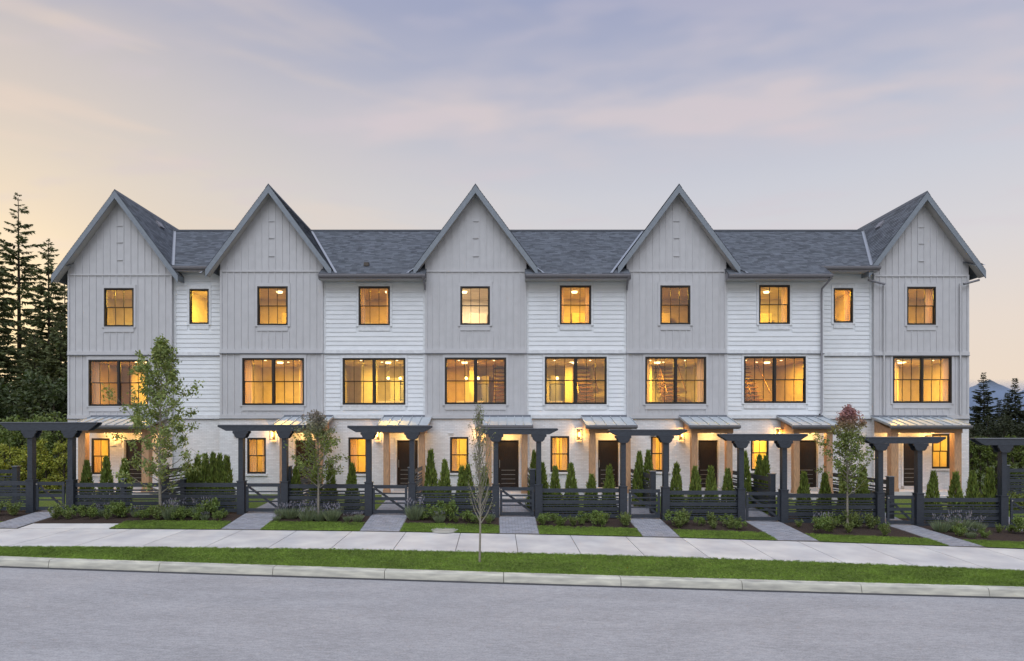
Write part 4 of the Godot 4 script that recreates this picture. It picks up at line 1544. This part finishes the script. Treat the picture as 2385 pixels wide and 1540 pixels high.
# ------------------------------------------------------------------ plants
class Leaves:
	var v := PackedVector3Array()
	var n := PackedVector3Array()
	var c := PackedColorArray()

	func tri(a: Vector3, b: Vector3, d: Vector3, col: Color) -> void:
		var nn := (d - a).cross(b - a).normalized()
		v.append(a); v.append(b); v.append(d)
		n.append(nn); n.append(nn); n.append(nn)
		c.append(col); c.append(col); c.append(col)

	func leaf(p: Vector3, along: Vector3, side: Vector3, l: float, w: float, col: Color) -> void:
		var tip := p + along * l
		var mid := p + along * l * 0.45
		var a := mid + side * w * 0.5
		var b := mid - side * w * 0.5
		var fold := along.cross(side) * w * 0.18
		tri(p, a + fold, tip, col)
		tri(p, tip, b + fold, col)

	func mesh() -> ArrayMesh:
		var m := ArrayMesh.new()
		var arr := []
		arr.resize(Mesh.ARRAY_MAX)
		arr[Mesh.ARRAY_VERTEX] = v
		arr[Mesh.ARRAY_NORMAL] = n
		arr[Mesh.ARRAY_COLOR] = c
		m.add_surface_from_arrays(Mesh.PRIMITIVE_TRIANGLES, arr)
		return m


func rdir() -> Vector3:
	var z := R.randf_range(-1, 1)
	var a := R.randf() * TAU
	var r := sqrt(1 - z * z)
	return Vector3(r * cos(a), z, r * sin(a))


func tint(c: Color, lo := 0.7, hi := 1.3) -> Color:
	var t := R.randf_range(lo, hi)
	var w := R.randf_range(-0.1, 0.1)
	return Color(c.r * t * (1 + w), c.g * t, c.b * t * (1 - w))


func street_tree(label: String, x: float, d: float, hgt: float, crown_from: float, rad: Callable, n_limb: int, leaf_n: int, size: float, cols: Callable, sd: int, bark: Material, r0: float, forks := false, upsweep := 1.0) -> void:
	R.seed = sd
	var z := EYE_Z - d
	var base := Vector3(x, land(x, z), z)
	var t := thing("young_tree", label, "tree", base, "")
	O = Vector3.ZERO
	var st := st_new()
	var pts := []
	var wob := Vector2(R.randf_range(-0.05, 0.05), R.randf_range(-0.05, 0.05))
	for k in 9:
		var f := k / 8.0
		pts.append(Vector3(wob.x * sin(f * 5.0) * hgt * 0.15, -0.05 + f * hgt * 0.97, wob.y * sin(f * 4.0) * hgt * 0.15))
	tube(st, pts, r0, 0.006, 8)
	if forks:
		tube(st, [Vector3(0.0, hgt * 0.28, 0), Vector3(0.12, hgt * 0.38, 0.03), Vector3(0.2, hgt * 0.55, 0.05), Vector3(0.24, hgt * 0.8, 0.0)], r0 * 0.7, 0.006, 7)
	mk(t, "trunk", st, bark)
	var lv := Leaves.new()
	var tw := st_new()
	var tips := []
	for k in n_limb:
		var f := crown_from + (0.97 - crown_from) * pow((k + 0.5) / n_limb, 0.9)
		var ang := k * 2.4 + R.randf_range(-0.4, 0.4)
		var p0: Vector3 = pts[clampi(int(f * 8), 0, 7)].lerp(pts[clampi(int(f * 8) + 1, 1, 8)], f * 8 - int(f * 8))
		var reach: float = rad.call(f) * R.randf_range(0.45, 1.25)
		var rise := (R.randf_range(0.5, 1.1) * reach + 0.12) * upsweep
		var dirh := Vector3(cos(ang), 0, sin(ang))
		var p1 := p0 + dirh * reach * 0.55 + Vector3(0, rise * 0.4, 0)
		var p2 := p0 + dirh * reach + Vector3(0, rise, 0)
		tube(tw, [p0, p1, p2], 0.012 + 0.012 * (1 - f), 0.003, 5)
		for j in 5:
			var g := R.randf_range(0.3, 1.0)
			tips.append(p0.lerp(p1, g * 2) if g < 0.5 else p1.lerp(p2, g * 2 - 1))
		for j in 2:
			var s := p1.lerp(p2, R.randf())
			var e := s + (dirh + rdir() * 0.9).normalized() * reach * 0.4 + Vector3(0, 0.12, 0)
			tube(tw, [s, e], 0.006, 0.002, 4)
			tips.append(e)
			tips.append(s.lerp(e, 0.5))
	mk(t, "limbs", tw, bark)
	var heavy := []
	for tip in tips:
		if R.randf() < 0.6:
			heavy.append(tip)
	for k in leaf_n:
		var from: Array = heavy if k % 5 else tips
		var p: Vector3 = from[R.randi() % from.size()] + rdir() * size * R.randf_range(0.2, 2.0)
		var al := (rdir() + Vector3(0, -0.25, 0)).normalized()
		var sd2 := al.cross(rdir()).normalized()
		var f := clampf(p.y / hgt, 0, 1)
		lv.leaf(p, al, sd2, size * R.randf_range(0.7, 1.3), size * R.randf_range(0.5, 0.85), tint(cols.call(f), 0.6, 1.35))
	put_mesh(t, "crown", lv.mesh(), M.leaf)


func cedar_mesh(sd: int, h: float, r: float) -> ArrayMesh:
	R.seed = sd
	var lv := Leaves.new()
	var lobes := []
	for k in 5:
		lobes.append([R.randf() * TAU, R.randf_range(0.05, 0.22), R.randf_range(0.55, 0.98)])
	for k in 1500:
		var f := pow(R.randf(), 1.25)
		var a := R.randf() * TAU
		var rr := r * (1.0 - pow(f, 1.4)) * (0.85 + 0.18 * sin(a * 3.0 + f * 7.0)) + 0.02
		if f < 0.08:
			rr *= 0.7 + f * 4
		var q := rr * sqrt(R.randf_range(0.45, 1.0))
		var p := Vector3(cos(a) * q, f * h * 0.95 + 0.02, sin(a) * q)
		var out := Vector3(cos(a), 0, sin(a))
		var al := (Vector3(0, 1.0, 0) + out * R.randf_range(0.1, 0.7) + rdir() * 0.35).normalized()
		var sd2 := al.cross(rdir()).normalized()
		lv.leaf(p, al, sd2, R.randf_range(0.06, 0.13), R.randf_range(0.025, 0.055), tint(Color(0.155, 0.21, 0.04), 0.45, 1.5))
	return lv.mesh()


func shrub_mesh(sd: int, kind: int) -> ArrayMesh:
	R.seed = sd
	var lv := Leaves.new()
	if kind == 0:
		# broad leaved mound
		var heads := []
		for k in 9:
			var a := R.randf() * TAU
			var q := 0.24 * sqrt(R.randf())
			heads.append(Vector3(cos(a) * q, R.randf_range(0.12, 0.36), sin(a) * q))
		for k in 620:
			var hd: Vector3 = heads[R.randi() % heads.size()]
			var p := hd + rdir() * 0.11 * sqrt(R.randf())
			p.y = maxf(p.y, 0.01)
			var al := (rdir() + Vector3(0, 0.5, 0)).normalized()
			lv.leaf(p, al, al.cross(rdir()).normalized(), R.randf_range(0.045, 0.09), R.randf_range(0.025, 0.045), tint(Color(0.145, 0.205, 0.05), 0.5, 1.5))
		for k in 14:
			var hd: Vector3 = heads[R.randi() % heads.size()]
			var al := (hd - Vector3(0, 0, 0)).normalized()
			lv.leaf(Vector3(0, 0.0, 0), al, al.cross(Vector3(0.2, 0.1, 1)).normalized(), hd.length(), 0.012, Color(0.07, 0.05, 0.03))
	elif kind == 1:
		# grey lavender with upright stalks
		for k in 420:
			var a := R.randf() * TAU
			var q := 0.24 * sqrt(R.randf())
			var out := Vector3(cos(a), 0, sin(a))
			var al := (Vector3(0, 1, 0) + out * q * 2.6 + rdir() * 0.25).normalized()
			lv.leaf(out * q * 0.6, al, al.cross(rdir()).normalized(), R.randf_range(0.18, 0.42), R.randf_range(0.010, 0.02), tint(Color(0.19, 0.235, 0.14), 0.6, 1.4))
		for k in 50:
			var a := R.randf() * TAU
			var q := 0.2 * sqrt(R.randf())
			var out := Vector3(cos(a), 0, sin(a))
			var tip := out * (q + 0.08) + Vector3(0, R.randf_range(0.34, 0.5), 0)
			lv.leaf(tip, Vector3(0, 1, 0), rdir().cross(Vector3.UP).normalized(), 0.07, 0.022, tint(Color(0.28, 0.27, 0.34), 0.7, 1.2))
	else:
		# loose bushy perennial, lighter tips
		for s in 16:
			var a := R.randf() * TAU
			var lean := R.randf_range(0.1, 0.8)
			var al := Vector3(cos(a) * lean, 1, sin(a) * lean).normalized()
			var ln := R.randf_range(0.3, 0.52)
			lv.leaf(Vector3.ZERO, al, al.cross(Vector3(0.3, 0.1, 0.9)).normalized(), ln, 0.01, Color(0.08, 0.07, 0.03))
			for k in 34:
				var f := R.randf_range(0.15, 1.0)
				var p := al * ln * f
				var dd := (rdir() + al * 0.7).normalized()
				lv.leaf(p, dd, dd.cross(rdir()).normalized(), R.randf_range(0.05, 0.1), R.randf_range(0.02, 0.034), tint(Color(0.17, 0.22, 0.065), 0.5, 1.4))
	return lv.mesh()


func make_cedars() -> void:
	var meshes := []
	for k in 5:
		meshes.append(cedar_mesh(200 + k, 1.0, 0.25))
	var stem := CylinderMesh.new()
	stem.top_radius = 0.01
	stem.bottom_radius = 0.025
	stem.height = 0.8
	stem.radial_segments = 6
	# [px, top py, distance, garden]
	var L := [[202, 1077, 25.2, 0], [247, 1068, 25.2, 0], [289, 1072, 25.2, 0], [440, 1085, 25.3, 0], [460, 1066, 25.4, 0], [478, 1062, 25.4, 0], [496, 1059, 25.4, 0], [512, 1061, 25.4, 0], [528, 1066, 25.4, 0],
		[690, 1090, 25.1, 1], [770, 1086, 25.1, 1], [820, 1083, 25.1, 2], [737, 1095, 25.2, 1],
		[1003, 1053, 25.5, 3], [1036, 1075, 25.2, 3], [1076, 1090, 25.1, 3], [1090, 1086, 25.3, 3], [1128, 1090, 25.2, 3],
		[1245, 1056, 25.6, 4], [1263, 1082, 25.2, 4], [1293, 1090, 25.1, 4], [1330, 1083, 25.1, 4], [1378, 1108, 25.1, 4], [1419, 1088, 25.1, 4],
		[1489, 1056, 26.8, 5], [1510, 1054, 26.8, 5], [1576, 1083, 25.1, 5], [1619, 1090, 25.1, 5], [1656, 1091, 25.1, 5], [1695, 1095, 25.1, 5],
		[1735, 1056, 27.0, 6], [1769, 1064, 27.0, 6], [1783, 1066, 26.4, 6], [1873, 1103, 25.1, 6], [1921, 1105, 25.1, 6], [1969, 1092, 25.2, 6], [2010, 1090, 25.3, 6],
		[2174, 1101, 25.1, 7], [2226, 1104, 25.1, 7], [2265, 1101, 25.1, 7], [2305, 1095, 25.1, 7]]
	for k in L.size():
		var d: float = L[k][2]
		var x := wx(L[k][0], d)
		var z := 30.0 - d
		var y := land(x, z)
		var hh: float = wy(L[k][1], d) - y
		var lab := "cone shaped cedar shrub behind the front fence of the %s townhouse from the conifers" % ORD[L[k][3]]
		if k >= 3 and k <= 8:
			lab = "cone shaped cedar in the tight clump beside the leafy young tree"
		elif d > 26:
			lab = "cone shaped cedar behind the divider fence of the %s townhouse from the conifers" % ORD[L[k][3]]
		var t := thing("cedar_shrub", lab, "shrub", Vector3(x, y, z), lab)
		var wide := clampf(0.55 + 0.5 * hh, 0.7, 1.5) * (0.85 if hh > 1.6 else 1.0)
		R.seed = 400 + k
		put_mesh(t, "foliage", meshes[k % 5], M.needle, Transform3D(Basis(Vector3.UP, R.randf() * TAU) * Basis.from_scale(Vector3(wide, hh, wide)), Vector3.ZERO))
		put_mesh(t, "stem", stem, M.bark_dark, Transform3D(Basis.from_scale(Vector3(1, hh, 1)), Vector3(0, 0.38 * hh, 0)))


func make_shrubs() -> void:
	var ms := []
	for k in 3:
		ms.append([shrub_mesh(300 + k, k), shrub_mesh(310 + k, k), shrub_mesh(320 + k, k)])
	var beds := [[-26.0, -17.5, 0], [-15.6, -9.7, 1], [-7.75, -4.95, 2], [-2.95, -0.15, 3], [1.75, 4.65, 4], [6.45, 9.0, 5], [10.9, 14.2, 6], [15.9, 18.8, 7], [20.8, 26.0, 8]]
	var where := ["before the fence towards the conifers", "in the bed under the tall leafy tree", "in the bed under the purple topped tree", "in the bed behind the concrete cover", "in the bed between the fourth and fifth gates", "in the bed between the fifth and sixth gates", "in the bed under the red topped tree", "in the bed between the seventh and eighth gates", "in the bed beyond the eighth gate"]
	var what := ["low broad leaved green shrub", "grey green lavender clump", "loose bushy green perennial"]
	var mix := [[0, 2], [0, 2, 2, 0, 1], [1, 1, 1, 2], [2, 0, 0, 1], [2, 0, 0], [2, 0, 2], [2, 1, 0, 2], [1, 0, 2], [0, 2]]
	for b in beds:
		R.seed = 600 + b[2]
		var x: float = b[0]
		var k := 0
		while x < b[1]:
			for row in 2:
				if R.randf() < (0.08 if row == 0 else 0.35):
					continue
				var kind: int = mix[b[2]][R.randi() % mix[b[2]].size()]
				var xx := x + R.randf_range(-0.12, 0.12)
				var near: float = edge(3, xx).x - 1.12
				var z := lerpf(5.95, near, (0.2 if row == 0 else 0.78) + R.randf_range(-0.12, 0.12))
				var t := thing("garden_shrub", "%s %s" % [what[kind], where[b[2]]], "plant", Vector3(xx, land(xx, z) + 0.015, z), "%s %s" % [what[kind], where[b[2]]])
				var s := R.randf_range(0.65, 1.4) * (1.0 if row == 0 else 0.8)
				put_mesh(t, "foliage", ms[kind][R.randi() % 3], M.leaf, Transform3D(Basis(Vector3.UP, R.randf() * TAU) * Basis.from_scale(Vector3(s, s * R.randf_range(0.85, 1.2), s)), Vector3.ZERO))
			x += R.randf_range(0.36, 0.52)
			k += 1


func make_grass() -> void:
	# blades on the verge and the lawn strips: one mesh of a tuft, many copies
	var lv := Leaves.new()
	R.seed = 41
	for k in 9:
		var a := R.randf() * TAU
		var al := (Vector3(0, 1, 0) + Vector3(cos(a), 0, sin(a)) * R.randf_range(0.1, 0.8)).normalized()
		var p := Vector3(R.randf_range(-0.035, 0.035), 0, R.randf_range(-0.035, 0.035))
		lv.leaf(p, al, al.cross(rdir()).normalized(), R.randf_range(0.03, 0.06), 0.007, tint(Color(0.158, 0.245, 0.036), 0.65, 1.3))
	var tuft := lv.mesh()
	var spots := []
	var area := func(x0: float, x1: float, za: Callable, zb: Callable, per: float, lift: float) -> void:
		var n := int((x1 - x0) * 1.5 * per)
		for k in n:
			var x := R.randf_range(x0, x1)
			var f := R.randf()
			var z: float = lerpf(za.call(x), zb.call(x), f)
			spots.append([Vector3(x, land(x, z) + lift, z)])
	area.call(-17.0, 17.0, ez(1, 0.025), ez(2, -0.03), 520.0, -0.004)
	var cuts := [[-13.05, GATES[1][0]], [GATES[1][1], GATES[2][0]], [GATES[2][1], GATES[3][0]], [GATES[3][1], GATES[4][0]], [GATES[4][1], GATES[5][0]], [GATES[5][1], GATES[6][0]], [GATES[6][1], GATES[7][0]], [GATES[7][1], 26.0]]
	for c in cuts:
		area.call(c[0] + 0.03, c[1] - 0.03, ez(3, 0.02), ez(3, -1.05), 330.0, 0.03)
	var mm := MultiMesh.new()
	mm.transform_format = MultiMesh.TRANSFORM_3D
	mm.use_colors = true
	mm.mesh = tuft
	mm.instance_count = spots.size()
	var fn := FastNoiseLite.new()
	fn.seed = 3
	fn.frequency = 0.5
	for k in spots.size():
		var s := R.randf_range(0.7, 1.25)
		mm.set_instance_transform(k, Transform3D(Basis(Vector3.UP, R.randf() * TAU).scaled(Vector3(s, s, s)), spots[k][0]))
		var p: Vector3 = spots[k][0]
		var c := 1.0 + 0.5 * fn.get_noise_2d(p.x, p.z * 1.5) + 0.35 * fn.get_noise_2d(p.x * 5.0, p.z * 6.0 + 50.0)
		mm.set_instance_color(k, Color(c * 1.02, c, c * 0.9))
	var o := MultiMeshInstance3D.new()
	o.name = "grass"
	o.multimesh = mm
	o.material_override = M.blade
	o.set_meta("kind", "stuff")
	o.set_meta("label", "short mown green grass of the verge and lawn strips")
	o.set_meta("category", "grass")
	add_child(o)


func conifer(label: String, x: float, d: float, hgt: float, width: float, bare: float, dense: float, sd: int, col: Color, group: String) -> void:
	R.seed = sd
	var z := EYE_Z - d
	var t := thing("conifer", label, "tree", Vector3(x, land(x, z) - 0.1, z), group)
	O = Vector3.ZERO
	var st := st_new()
	tube(st, [Vector3.ZERO, Vector3(0.1, hgt * 0.4, 0), Vector3(0.0, hgt * 0.98, 0)], hgt * 0.014, 0.02, 7)
	var lv := Leaves.new()
	var y := hgt * bare
	while y < hgt * 0.99:
		var f := (y - hgt * bare) / (hgt * (1 - bare))
		var r := width * pow(1.0 - f, 0.75) * R.randf_range(0.55, 1.1) + 0.12
		var nb := 5 if f < 0.85 else 4
		var a0 := R.randf() * TAU
		for k in nb:
			if R.randf() > dense:
				continue
			var a := a0 + TAU * k / nb + R.randf_range(-0.35, 0.35)
			var rr := r * R.randf_range(0.55, 1.15)
			var out := Vector3(cos(a), 0, sin(a))
			var droop := -0.22 + 0.55 * f
			var p1 := Vector3(0, y, 0) + out * rr * 0.6 + Vector3(0, droop * rr * 0.8, 0)
			var p2 := Vector3(0, y, 0) + out * rr + Vector3(0, droop * rr + 0.06 * rr, 0)
			tube(st, [Vector3(0, y, 0), p1, p2], 0.012 + 0.018 * (1 - f), 0.006, 4)
			var side := out.cross(Vector3.UP)
			var nn := int(16 + rr * 42)
			for j in nn:
				var g := R.randf_range(0.18, 1.02)
				var p := Vector3(0, y, 0).lerp(p1, g / 0.6) if g < 0.6 else p1.lerp(p2, (g - 0.6) / 0.4)
				var sgn := 1.0 if R.randf() < 0.5 else -1.0
				var al := (side * sgn * R.randf_range(0.3, 1.0) + out * R.randf_range(0.3, 1.0) + Vector3(0, R.randf_range(-0.7, 0.15), 0)).normalized()
				var l := R.randf_range(0.25, 0.62) * (0.6 + 0.4 * (1 - g)) * clampf(rr, 0.4, 1.0)
				lv.leaf(p, al, al.cross(rdir()).normalized(), l, l * R.randf_range(0.22, 0.4), tint(col, 0.5, 1.45))
		y += hgt * 0.021 * R.randf_range(0.7, 1.3)
	mk(t, "trunk", st, M.bark_dark)
	put_mesh(t, "crown", lv.mesh(), M.needle)


func leafy_bush(called: String, label: String, x: float, d: float, hgt: float, width: float, n: int, size: float, col: Color, sd: int, group: String) -> void:
	R.seed = sd
	var z := EYE_Z - d
	var t := thing(called, label, "tree" if hgt > 3.0 else "shrub", Vector3(x, land(x, z) - 0.05, z), group)
	O = Vector3.ZERO
	var st := st_new()
	tube(st, [Vector3.ZERO, Vector3(0.05, hgt * 0.5, 0.02), Vector3(0, hgt * 0.9, 0)], 0.03 + hgt * 0.012, 0.01, 6)
	var lv := Leaves.new()
	var heads := []
	for k in 34:
		var f := R.randf_range(0.04, 0.97)
		var prof := sqrt(maxf(0.05, 1.0 - pow(absf(f - 0.38) / 0.66, 2.0)))
		var a := R.randf() * TAU
		var q := width * prof * sqrt(R.randf())
		heads.append([Vector3(cos(a) * q, f * hgt, sin(a) * q), R.randf_range(0.5, 1.0)])
		if k % 3 == 0:
			tube(st, [Vector3(0, f * hgt * 0.6, 0), heads[k][0]], 0.02, 0.006, 4)
	for k in n:
		var hd: Array = heads[R.randi() % heads.size()]
		var v := rdir()
		var p: Vector3 = hd[0] + v * hd[1] * minf(width, hgt) * 0.36 * pow(R.randf(), 0.4)
		p.y = maxf(p.y, 0.05)
		var al := (rdir() + v * 0.4).normalized()
		lv.leaf(p, al, al.cross(rdir()).normalized(), size * R.randf_range(0.7, 1.4), size * R.randf_range(0.4, 0.8), tint(col, 0.5, 1.4))
	mk(t, "trunk", st, M.bark_dark)
	put_mesh(t, "crown", lv.mesh(), M.leaf)


func make_trees() -> void:
	street_tree("tall leafy young tree before the end townhouse by the conifers", wx(374, 23.9), 23.9, 6.75, 0.13,
		func(f): return 1.35 * pow(sin(clampf(f * 0.93 + 0.13, 0, 1) * PI), 0.6) * (1.15 - 0.45 * f), 64, 8200, 0.105,
		func(_f): return Color(0.24, 0.295, 0.095), 71, M.bark_pale, 0.055)
	street_tree("young tree with purple tinged top leaves and forked trunk", wx(741, 23.8), 23.8, 3.95, 0.30,
		func(f): return 0.78 * pow(sin(clampf(f * 0.92 + 0.10, 0, 1) * PI), 0.7), 50, 3800, 0.085,
		func(f): return Color(0.185, 0.235, 0.06).lerp(Color(0.28, 0.25, 0.24), smoothstep(0.72, 0.98, f)), 72, M.bark_pale, 0.045, true)
	street_tree("sparse slender young tree with upswept twigs standing in the verge", wx(1117, 18.35), 18.35, 4.35, 0.25,
		func(f): return 0.40 * (1.0 - 0.45 * f) * pow(sin(clampf(f * 0.75 + 0.2, 0, 1) * PI), 0.7), 64, 900, 0.05,
		func(_f): return Color(0.18, 0.21, 0.08), 73, M.bark_pale, 0.034, false, 2.3)
	street_tree("young tree with reddish top leaves, between the sixth and seventh gates", wx(1974, 23.6), 23.6, 4.5, 0.28,
		func(f): return 0.72 * pow(sin(clampf(f * 0.92 + 0.12, 0, 1) * PI), 0.7), 52, 5200, 0.085,
		func(f): return Color(0.175, 0.225, 0.06).lerp(Color(0.38, 0.19, 0.20), smoothstep(0.74, 0.94, f)), 74, M.bark_pale, 0.045)
	# conifers and wood edge beside the left end house
	var g := "conifers beside the row"
	var cc := Color(0.12, 0.14, 0.06)
	conifer("tallest thin conifer against the evening glow", wx(42, 50), 50, 21.0, 4.0, 0.12, 0.85, 81, cc, g)
	conifer("second tall conifer, nearer the end townhouse", wx(112, 48), 48, 17.0, 3.5, 0.1, 0.88, 82, cc, g)
	conifer("conifer partly hidden by the gable of the end townhouse", wx(150, 50), 50, 14.6, 3.2, 0.1, 0.9, 83, cc, g)
	conifer("conifer with one side outside the picture, beside the tallest conifer", wx(-14, 46), 46, 17.4, 3.4, 0.12, 0.85, 84, cc, g)
	conifer("dense lower conifer standing before the tall ones", wx(80, 44), 44, 9.5, 2.9, 0.03, 0.97, 85, cc, g)
	conifer("dense low conifer beside the wall of the end townhouse", wx(140, 42), 42, 10.5, 2.8, 0.03, 0.97, 86, cc, g)
	for k in 6:
		leafy_bush("woodland_tree", ["dark rounded tree under the tall conifers", "dark rounded tree under the tall conifers", "dark rounded tree under the tall conifers", "dark rounded tree under the tall conifers", "dark rounded tree under the tall conifers", "dark rounded tree under the tall conifers"][k],
			wx([10, 60, 105, 150, -30, 125][k], 41), 40.0 + (k % 3) * 2.0, [5.0, 5.6, 6.0, 6.8, 6.0, 4.4][k], 2.3, 2600, 0.26, Color(0.075, 0.10, 0.04), 500 + k, "dark trees under the conifers")
	for k in 9:
		leafy_bush("cedar_hedge_plant", "bright green hedge shrub behind the fence by the conifers", wx(-20 + k * 21, 31.5), 31.5 + 0.25 * (k % 2), 2.0 + 0.25 * (k % 3), 0.5, 1100, 0.11, Color(0.32, 0.34, 0.055), 520 + k, "hedge shrubs by the conifers")
	for k in 4:
		leafy_bush("garden_bush", "mid green rounded bush behind the bright hedge shrubs", wx(5 + 45 * k, 35), 35.0, 3.4 + 0.3 * (k % 2), 1.3, 1800, 0.17, Color(0.16, 0.21, 0.06), 540 + k, "bushes behind the bright hedge")
	# right hand side
	conifer("conifer with a tall spire beyond the hedge", wx(2291, 70), 70, 9.4, 2.0, 0.02, 0.97, 91, Color(0.035, 0.045, 0.022), "conifers beyond the hedge")
	conifer("small conifer between its taller neighbours beyond the hedge", wx(2328, 74), 74, 6.6, 1.2, 0.02, 0.97, 92, Color(0.035, 0.045, 0.022), "conifers beyond the hedge")
	conifer("slim conifer beyond the hedge, beside the small one", wx(2346, 72), 72, 7.4, 1.4, 0.02, 0.97, 93, Color(0.035, 0.045, 0.022), "conifers beyond the hedge")
	conifer("broad dark conifer beyond the hedge, last of the group", wx(2364, 68), 68, 8.6, 1.8, 0.02, 0.97, 94, Color(0.035, 0.045, 0.022), "conifers beyond the hedge")
	for k in 8:
		leafy_bush("hedge_conifer", "dark low tree filling the gap under the far conifers", wx(2262 + 19 * k, 66), 66.0 + k % 2, 3.6 + 0.5 * (k % 3), 1.3, 1000, 0.22, Color(0.035, 0.045, 0.02), 560 + k, "low trees under the far conifers")
	for k in 9:
		leafy_bush("hedge_shrub", "clipped green cedar of the hedge beyond the end townhouse", wx(2262 + 19.0 * k, 33.5), 33.5, 2.75 + 0.08 * (k % 3), 0.42, 1300, 0.10, Color(0.12, 0.16, 0.03), 580 + k, "cedars of the clipped hedge")
	for k in 4:
		leafy_bush("garden_bush", "pale green garden bush before the hedge fence", wx(2345 + 26 * k, 27.5), 27.5, 0.75, 0.4, 500, 0.08, Color(0.14, 0.18, 0.035), 600 + k, "bushes before the hedge fence")


func make_mountain() -> void:
	var st := st_new()
	O = Vector3.ZERO
	var d := 3200.0
	var prof := [[2050, 935], [2150, 915], [2240, 908], [2268, 898], [2290, 890], [2305, 885], [2322, 893], [2345, 905], [2372, 912], [2395, 908], [2440, 920], [2520, 915], [2620, 940]]
	R.seed = 8
	for k in prof.size() - 1:
		for j in 4:
			var a := Vector2(prof[k][0], prof[k][1]).lerp(Vector2(prof[k + 1][0], prof[k + 1][1]), j / 4.0)
			var b := Vector2(prof[k][0], prof[k][1]).lerp(Vector2(prof[k + 1][0], prof[k + 1][1]), (j + 1) / 4.0)
			var pa := Vector3(wx(a.x, d), wy(a.y, d) + 4.0 * sin(a.x * 0.9), 30 - d)
			var pb := Vector3(wx(b.x, d), wy(b.y, d) + 4.0 * sin(b.x * 0.9), 30 - d)
			var fa := Vector3(pa.x, -10, pa.z + 500 + 40 * sin(a.x * 0.2))
			var fb := Vector3(pb.x, -10, pb.z + 500 + 40 * sin(b.x * 0.2))
			q4(st, fa, pa, pb, fb)
			q4(st, pa, Vector3(pa.x, -10, pa.z - 500), Vector3(pb.x, -10, pb.z - 500), pb)
	top_mesh("mountain", st, M.mountain, "structure")
	var fog := FogVolume.new()
	fog.name = "haze"
	fog.set_meta("kind", "structure")
	fog.shape = RenderingServer.FOG_VOLUME_SHAPE_BOX
	fog.size = Vector3(9000, 190, 800)
	fog.position = Vector3(0, 80, -2620)
	var fm := FogMaterial.new()
	fm.density = 0.0013
	fm.albedo = Color(0.74, 0.84, 1.0)
	fog.material = fm
	add_child(fog)


func _ready() -> void:
	make_sky()
	make_materials()
	make_ground()
	make_mountain()
	make_houses()
	make_fences()
	make_trees()
	make_cedars()
	make_shrubs()
	make_grass()
